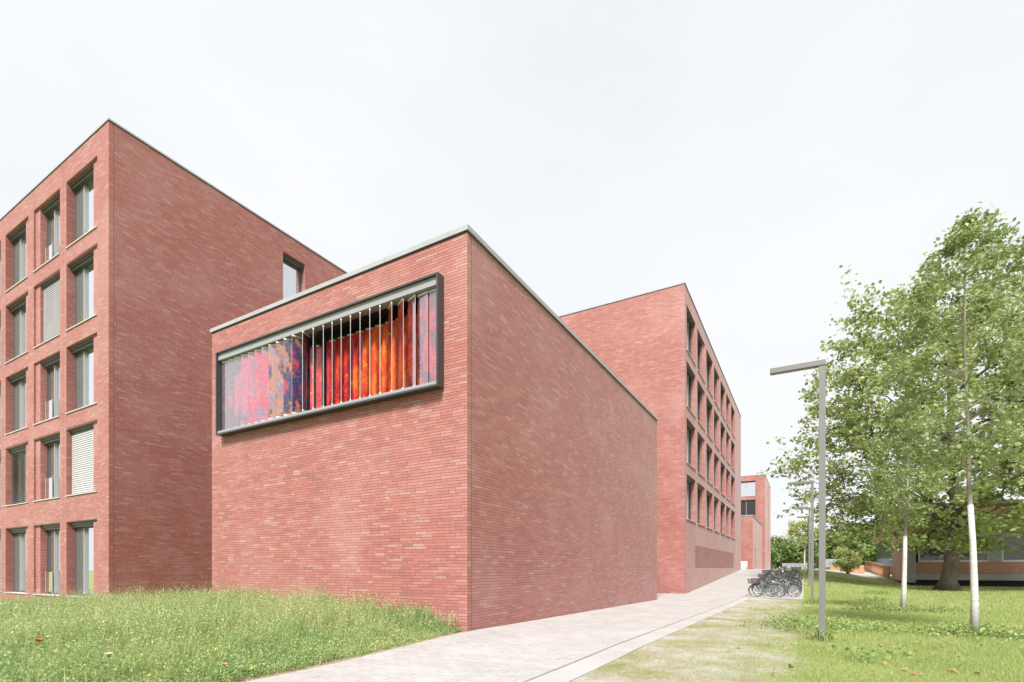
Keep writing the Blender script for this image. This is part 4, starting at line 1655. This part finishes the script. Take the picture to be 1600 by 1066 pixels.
far_shed(px_loc(1290, 92), 'low shed with a sloping blue-grey panel roof beyond the lawn', 4.6, 5, 0.45, 2.0, M_SOLAR, M_WHITEWALL)
q = MB()
for k in range(12):
    q.box(0, 0.10, -0.02 - k * 0.9 - 0.06, -0.02 - k * 0.9 + 0.06, 0, 1.5)
gw = empty('metal_fence', px_loc(1222, 118), TH)
q.obj('fence_post', M_LAMP, gw)
q = MB()
q.box(0.02, 0.06, -10.2, 0, 0.15, 1.35)
q.obj('fence_panel', M_HEADBOX, gw)
tag(gw, 'long light grey metal fence in front of the distant tree belt', 'fence')
q = MB()
q.box(0, 0.25, -2.6, 0, 0, 0.55)
q.box(-0.03, 0.28, -2.63, 0.03, 0.55, 0.62)
o = q.obj('garden_wall', M_WOODFENCE)
o.location = px_loc(1297, 74)
o.rotation_euler = (0, 0, TH)
tag(o, 'low terracotta garden wall by the crossing path', 'wall')
q = MB()
q.box(0, 0.08, -1.5, 0, 0, 1.0)
q.box(-0.02, 0.10, -1.53, -1.45, 0, 1.08)
q.box(-0.02, 0.10, -0.05, 0.03, 0, 1.08)
o = q.obj('fence_gate', M_WOODFENCE)
o.location = px_loc(1328, 66)
o.rotation_euler = (0, 0, TH)
tag(o, 'single orange timber gate panel behind the willow shrub', 'gate')

# ---------------------------------------------------------------- meadow in front of the brick buildings
def in_view(X, Y, m=60):
    x = 800 + F_PX * X / Y
    return (Y > 3.5) & (x > -m) & (x < 1600 + m)


def uv2xy(u, v):
    return PB[0] + u * RX[0] + v * LX[0], PB[1] + u * RX[1] + v * LX[1]


def noise2(x, y, s, seed=0):
    r = np.random.default_rng(seed)
    out = np.zeros_like(x)
    for k in range(7):
        a, b, c = r.normal(size=2), r.uniform(0, 6.3), r.uniform(0.6, 1.6)
        out += np.sin((x * a[0] + y * a[1]) * s * c + b)
    return out / 7


def tri_blades(X, Y, Z, h, w, lean, r):
    n = len(X)
    a = r.uniform(0, 2 * math.pi, n)
    dx, dy = np.cos(a) * w / 2, np.sin(a) * w / 2
    la = r.uniform(0, 2 * math.pi, n)
    lx, ly = np.cos(la) * lean * h, np.sin(la) * lean * h
    b0 = np.stack([X - dx, Y - dy, Z - 0.01], -1)
    b1 = np.stack([X + dx, Y + dy, Z - 0.01], -1)
    m0 = np.stack([X - dx * 0.8 + lx * 0.3, Y - dy * 0.8 + ly * 0.3, Z + h * 0.55], -1)
    m1 = np.stack([X + dx * 0.8 + lx * 0.3, Y + dy * 0.8 + ly * 0.3, Z + h * 0.55], -1)
    t = np.stack([X + lx, Y + ly, Z + h], -1)
    v = np.stack([b0, b1, m1, m0, t], 1).reshape(-1, 3)
    i = np.arange(n)[:, None] * 5
    f = np.concatenate([i + np.array([[0, 1, 2, 3]]), i + np.array([[3, 2, 4, 4]])], 0)
    return v, f


r = np.random.default_rng(77)
n = 250000
mu = -11.5 + 11.5 * r.random(n)
mv = path_edge(mu) + 0.10 + 32 * r.random(n) ** 1.25 + np.abs(r.normal(0, 0.10, n))
extra = 16000
mu = np.concatenate([mu, r.uniform(0, 7, extra)])
mv = np.concatenate([mv, r.uniform(9.8, 17.2, extra)])
mu = np.concatenate([mu, -np.abs(r.normal(0, 0.35, 9000)) - 0.02])
mv = np.concatenate([mv, r.uniform(0.1, 9.7, 9000)])
mX, mY = uv2xy(mu, mv)
keep = in_view(mX, mY)
mu, mv, mX, mY = mu[keep], mv[keep], mX[keep], mY[keep]
mZ = ground_z(mu, mv)


def meadow_h(u, v):
    v = v - path_edge(u)
    edge = sstep(0.1, 1.5, v)                          # low along the path edge
    h = 0.11 + 0.45 * edge
    h *= 1 + 0.8 * noise2(u, v, 1.1, 3) + 0.75 * noise2(u, v, 4.0, 4) + 0.4 * noise2(u, v, 9.0, 6)
    h *= 1 - 0.6 * sstep(17.2, 21.5, v)
    h *= 0.75 + 0.25 * sstep(-8, -2, u)
    return np.clip(h, 0.06, 0.8)


mh = meadow_h(mu, mv)
sel = r.random(len(mu)) < 0.62
# blades
bX, bY, bZ, bh = mX[sel], mY[sel], mZ[sel], mh[sel] * r.uniform(0.45, 1.1, sel.sum()) * np.where(r.random(sel.sum()) < 0.06, 1.5, 1.0)
Vs, Fs, Rs = [], [], []
v_, f_ = tri_blades(bX, bY, bZ, bh, r.uniform(0.006, 0.013, len(bX)), 0.32, r)
zone = np.clip(0.5 + 0.45 * noise2(mu, mv, 0.8, 9) + 0.4 * noise2(mu, mv, 3.5, 10) + 0.3 * noise2(mu, mv, 9.0, 12), 0, 1)
Vs.append(v_); Fs.append(f_); Rs.append(np.tile(np.clip(zone[sel] + r.normal(0, 0.2, len(bX)), 0, 1), 2))
off = len(v_)
# leafy herbs
hs = np.where(~sel)[0]
hs = hs[r.random(len(hs)) < 0.42]
NLF = 15
hh = mh[hs] * r.uniform(0.55, 1.2, len(hs))
t = (np.arange(NLF) + 0.5) / NLF
cx = np.repeat(mX[hs], NLF) + r.normal(0, 0.035, len(hs) * NLF)
cy = np.repeat(mY[hs], NLF) + r.normal(0, 0.035, len(hs) * NLF)
cz = np.repeat(mZ[hs], NLF) + np.repeat(hh, NLF) * np.tile(0.2 + 0.85 * t, len(hs))
v_, f_ = leaf_quads(np.stack([cx, cy, cz], -1), 0.032, r, 0.0)
Vs.append(v_); Fs.append(f_ + off)
Rs.append(np.clip(np.repeat(zone[hs] - 0.05 + r.normal(0, 0.15, len(hs)), NLF) + r.normal(0, 0.12, len(hs) * NLF), 0, 1))
off += len(v_)
# tall seed spikes, mostly along the hall wall
ns = 2000
su = np.concatenate([-np.abs(r.normal(0.25, 0.35, 600)), r.uniform(-8, -0.3, ns - 600)])
sv_ = np.concatenate([r.uniform(0.1, 10.5, 600), r.uniform(0.8, 18, ns - 600)])
sX, sY = uv2xy(su, sv_)
sZ = ground_z(su, sv_)
sh = np.concatenate([r.uniform(0.4, 0.9, 600), r.uniform(0.4, 0.78, ns - 600)]) * (0.55 + 0.45 * sstep(0.0, 2.5, sv_))
v_, f_ = tri_blades(sX, sY, sZ, sh, np.full(ns, 0.006), 0.15, r)
tips_ = v_.reshape(-1, 5, 3)[:, 4]
Vs.append(v_); Fs.append(f_ + off); Rs.append(np.tile(r.uniform(0.6, 1, ns), 2))
off += len(v_)
hc = np.repeat(tips_, 9, 0)
base_ = np.repeat(v_.reshape(-1, 5, 3)[:, 2], 9, 0)
tt = np.tile(np.linspace(0.35, 1.0, 9), ns)[:, None]
hc = base_ * (1 - tt) + hc * tt + r.normal(0, 0.012, hc.shape)
v_, f_ = leaf_quads(hc, 0.035, r, 0.1)
Vs.append(v_); Fs.append(f_ + off); Rs.append(r.uniform(0.75, 1.0, len(hc)))
o = link('meadow_grass', np_mesh('meadow_grass', np.vstack(Vs), np.vstack(Fs), M_MEADOW, np.concatenate(Rs)))
tag(o, 'tall wild meadow of grass and herbs before the brick hall', 'meadow', None, 'stuff')

# ---------------------------------------------------------------- lawn grass
r = np.random.default_rng(78)
n = 330000
ly = 5.2 * (46 / 5.2) ** (r.random(n) ** 1.25)
lx = ((r.uniform(880, 1660, n) - 800) / F_PX) * ly
d = np.stack([lx, ly], -1) - PB
lu, lv = d @ RX, d @ LX
patch = noise2(lx, ly, 1.0, 21)
on_lawn = lv < -5.95 + 1.5 * noise2(lx, ly, 1.3, 33) + r.normal(0, 0.25, n)
on_verge = (lv > -6.6) & (lv < -3.97) & (lu < 20.5)
dens_v = np.clip(0.20 + 0.55 * noise2(lx, ly, 1.5, 5) + 0.32 * sstep(-4.4, -6.2, lv), 0.03, 0.9)
bare = np.clip(0.88 + 0.9 * noise2(lx, ly, 0.75, 18), 0.15, 1)
prob = np.where(on_lawn, bare, np.where(on_verge, dens_v, 0))
bayz = (lu > 20.4) & (lu < 44.2) & (lv > -6.4)
bld = (lu > 48.5) & (lv < -14.3)
keep = (r.random(n) < prob) & ~bayz & ~bld & (lu < 60)
lx, ly, lu, lv, patch = lx[keep], ly[keep], lu[keep], lv[keep], patch[keep]
lz = ground_z(lu, lv)
sc_d = np.clip(ly / 10, 0.8, 2.6)
hL = (0.045 + 0.05 * r.random(len(lx))) * np.where(lv > -6.3, 0.55, 1.0) * np.clip(1 + 0.6 * patch, 0.5, 1.7) * np.clip(sc_d, 0.9, 1.35)
wL = 0.0055 * sc_d * r.uniform(0.8, 1.4, len(lx))
v_, f_ = tri_blades(lx, ly, lz, hL, wL, 0.5, r)
Vs, Fs = [v_], [f_]
tone = np.clip(0.5 + 0.3 * noise2(lx, ly, 0.6, 55), 0, 1)
Rs = [np.tile(np.clip(tone + r.normal(0, 0.22, len(lx)), 0, 1), 2)]
off = len(v_)
# weed clumps: round the young trees, the lamp and scattered
cl = []
for (cx_, cy_, rad_, cnt) in ((9.9, 10.9, 0.8, 170), (10.9, 10.6, 1.1, 90), (8.6, 11.4, 1.0, 60), (14.05, 18.3, 0.9, 260), (13.0, 18.5, 0.7, 120), (15.0, 18.0, 0.7, 110), (7.2, 12.3, 1.1, 130), (7.9, 13.5, 1.1, 90),
                              (6.05, 10.0, 0.25, 50), (13.3, 22.5, 0.35, 80), (28.5, 36.0, 0.8, 90), (21.5, 30.0, 0.8, 80), (17.0, 24, 0.6, 70), (12.0, 9.4, 1.2, 60), (5.6, 8.0, 0.8, 20), (9.0, 8.6, 1.1, 30)):
    cl.append(np.column_stack([r.normal(cx_, rad_ * 0.5, cnt), r.normal(cy_, rad_ * 0.5, cnt), r.uniform(0.10, 0.27, cnt)]))
cl = np.vstack(cl)
NLF = 10
cd = cl[:, :2] - PB
cz0 = ground_z(cd @ RX, cd @ LX)
t = (np.arange(NLF) + 0.5) / NLF
cs = np.stack([np.repeat(cl[:, 0], NLF) + r.normal(0, 0.045, len(cl) * NLF), np.repeat(cl[:, 1], NLF) + r.normal(0, 0.045, len(cl) * NLF),
               np.repeat(cz0, NLF) + np.repeat(cl[:, 2], NLF) * np.tile(t, len(cl))], -1)
v_, f_ = leaf_quads(cs, 0.065, r, 0.5)
Vs.append(v_); Fs.append(f_ + off); Rs.append(np.clip(r.normal(0.25, 0.18, len(cs)), 0, 1))
off += len(v_)
# taller tufts at the lamp feet
tu_ = []
for k in range(2):
    p = W(2.33 + 14.5 * k, -6.71)
    tu_.append(np.column_stack([r.normal(p.x - 0.12, 0.14, 60), r.normal(p.y, 0.14, 60)]))
tu_ = np.vstack(tu_)
td = tu_ - PB
v_, f_ = tri_blades(tu_[:, 0], tu_[:, 1], ground_z(td @ RX, td @ LX), r.uniform(0.2, 0.5, len(tu_)), np.full(len(tu_), 0.008), 0.3, r)
Vs.append(v_); Fs.append(f_ + off); Rs.append(np.tile(r.uniform(0.6, 1, len(tu_)), 2))
o = link('lawn_grass', np_mesh('lawn_grass', np.vstack(Vs), np.vstack(Fs), M_LAWN, np.concatenate(Rs)))
tag(o, 'short patchy lawn grass and weed tufts round the young trees', 'grass', None, 'stuff')

# pebbles on the verge
r = np.random.default_rng(80)
n = 16000
gu = -8 + 28.5 * r.random(n) ** 1.3
gv = r.uniform(-6.2, -3.96, n)
gX, gY = uv2xy(gu, gv)
ok = (noise2(gX, gY, 1.5, 5) < 0.25) & in_view(gX, gY)
gu, gv, gX, gY = gu[ok], gv[ok], gX[ok], gY[ok]
gz = ground_z(gu, gv) + 0.012
s = r.uniform(0.005, 0.014, len(gu))
dirs = np.array([(1, 0, 0), (0, 1, 0), (-1, 0, 0), (0, -1, 0), (0, 0, 0.6), (0, 0, -0.6)], float)
jit = r.uniform(0.7, 1.3, (len(gu), 6, 1))
v_ = (np.stack([gX, gY, gz], -1)[:, None] + dirs[None] * s[:, None, None] * jit).reshape(-1, 3)
i = np.arange(len(gu))[:, None] * 6
f_ = np.concatenate([i + np.array([[a, b, c]]) for a, b, c in ((0, 1, 4), (1, 2, 4), (2, 3, 4), (3, 0, 4))], 0)
o = link('gravel', np_mesh('gravel', v_, f_, M_PEBBLE, np.tile(r.random(len(gu)), 4)))
tag(o, 'loose pale gravel on the verge beside the footpath', 'gravel', None, 'stuff')

# fallen leaves on the lawn
n = 110
fy = 6.5 + 30 * r.random(n) ** 1.5
fx = ((r.uniform(1150, 1620, n) - 800) / F_PX) * fy
fd = np.stack([fx, fy], -1) - PB
okl = (fd @ LX) < -5.0
fx, fy, fd = fx[okl], fy[okl], fd[okl]
fz = ground_z(fd @ RX, fd @ LX) + 0.05
v_, f_ = leaf_quads(np.stack([fx, fy, fz], -1), 0.10, r, 2.0)
M_DRY = leaf_mat('dry_leaf', [(0, (0.22, 0.12, 0.05)), (1, (0.45, 0.30, 0.15))], 0.2)
o = link('fallen_leaves', np_mesh('fallen_leaves', v_, f_, M_DRY, r.random(len(fx))))
tag(o, 'scattered dry brown leaves fallen on the lawn', 'leaves', None, 'stuff')

# ---------------------------------------------------------------- single flowers and plants in the meadow
M_POPPY = plain('poppy_red', (0.55, 0.05, 0.025), 0.5)
M_PALEPOPPY = plain('poppy_pale', (0.52, 0.20, 0.11), 0.5)
M_WHITEFL = plain('white_petals', (0.62, 0.62, 0.55), 0.6)
M_STEM = plain('green_stem', (0.14, 0.21, 0.06), 0.6)
M_BROAD = plain('broad_leaf', (0.26, 0.34, 0.10), 0.5, var=0.15)


def meadow_pt(x, y, h):
    """ground point whose flower at height h shows at photo pixel x, y"""
    z = 0.0
    for _ in range(6):
        Y = (CAM_H - (z + h)) * F_PX / (y - HOR)
        X = (x - 800) / F_PX * Y
        uu, vv = UV(X, Y)
        z = float(ground_z(uu, vv))
    return Vector((X, Y, z))


def poppy(x, y, h, mat, label, size=0.05):
    root = empty('poppy', meadow_pt(x, y, h))
    tag(root, label, 'flower')
    q = MB()
    q.tube([(0.03, 0.02, -0.02), (0.01, 0.01, h * 0.6), (0, 0, h)], 0.004, 5)
    q.obj('stem', M_STEM, root)
    for k in range(4):
        a = math.pi / 2 * k + 0.3
        q = MB()
        c, s_ = math.cos(a), math.sin(a)
        pr = [(0.0, 0.0, 0.0), (0.6, -0.7, 0.45), (1.05, -0.45, 0.75), (1.15, 0.0, 0.72), (1.05, 0.45, 0.75), (0.6, 0.7, 0.45)]
        q.poly([((p[0] * c - p[1] * s_) * size, (p[0] * s_ + p[1] * c) * size, h + p[2] * size) for p in pr])
        q.obj('petal', mat, root)
    q = MB()
    q.tube([(0, 0, h), (0, 0, h + size * 0.45)], [size * 0.16, size * 0.2], 7)
    q.obj('seed_pod', M_STEM, root)


poppy(62, 1003, 0.44, M_POPPY, 'single bright red poppy in the meadow', 0.052)
poppy(351, 1040, 0.24, M_PALEPOPPY, 'pale orange poppy low at the path edge of the meadow', 0.035)


def umbel(x, y, h, size, label):
    root = empty('wild_flower', meadow_pt(x, y, h))
    tag(root, label, 'flower', 'white flower heads in the meadow')
    q = MB()
    q.tube([(0.02, 0, -0.02), (0, 0, h)], 0.004, 5)
    for k in range(9):
        a = 2.4 * k
        rr = size * math.sqrt((k + 0.5) / 9)
        q.tube([(0, 0, h - 0.05), (rr * math.cos(a), rr * math.sin(a), h)], 0.002, 3)
    q.obj('stem', M_STEM, root)
    q = MB()
    for k in range(9):
        a = 2.4 * k
        rr = size * math.sqrt((k + 0.5) / 9)
        cx_, cy_ = rr * math.cos(a), rr * math.sin(a)
        q.poly([(cx_ + size * 0.3 * math.cos(b_), cy_ + size * 0.3 * math.sin(b_), h + 0.006 + 0.006 * (j % 2)) for j, b_ in enumerate(np.linspace(0, 2 * math.pi, 8, endpoint=False))])
    q.obj('flower_head', M_WHITEFL, root)


for (x, y, h) in ((170, 1022, 0.45), (318, 974, 0.47), (130, 970, 0.5), (345, 964, 0.5)):
    umbel(x, y, h, 0.032, 'flat white flower head standing in the green meadow')
# broad-leaved plant at the path edge
root = empty('broadleaf_plant', meadow_pt(381, 1056, 0.0))
tag(root, 'broad-leaved pale green weed at the path edge', 'plant')
for k in range(8):
    a = 2 * math.pi * k / 8 + 0.2
    L = 0.20 + 0.06 * (k % 3)
    up = 0.5 + 0.5 * ((k * 5) % 8) / 8
    q = MB()
    prev = None
    for j in range(6):
        t = j / 5
        w_ = 0.045 * math.sin(math.pi * (0.08 + 0.86 * t))
        rr = L * t
        zz = L * up * (t - 0.45 * t * t)
        c, s_ = math.cos(a), math.sin(a)
        cur = ((rr * c - w_ * s_, rr * s_ + w_ * c, zz + 0.012), (rr * c, rr * s_, zz), (rr * c + w_ * s_, rr * s_ - w_ * c, zz + 0.012))
        if prev:
            q.quad(prev[0], cur[0], cur[1], prev[1])
            q.quad(prev[1], cur[1], cur[2], prev[2])
        prev = cur
    q.obj('leaf', M_BROAD, root)
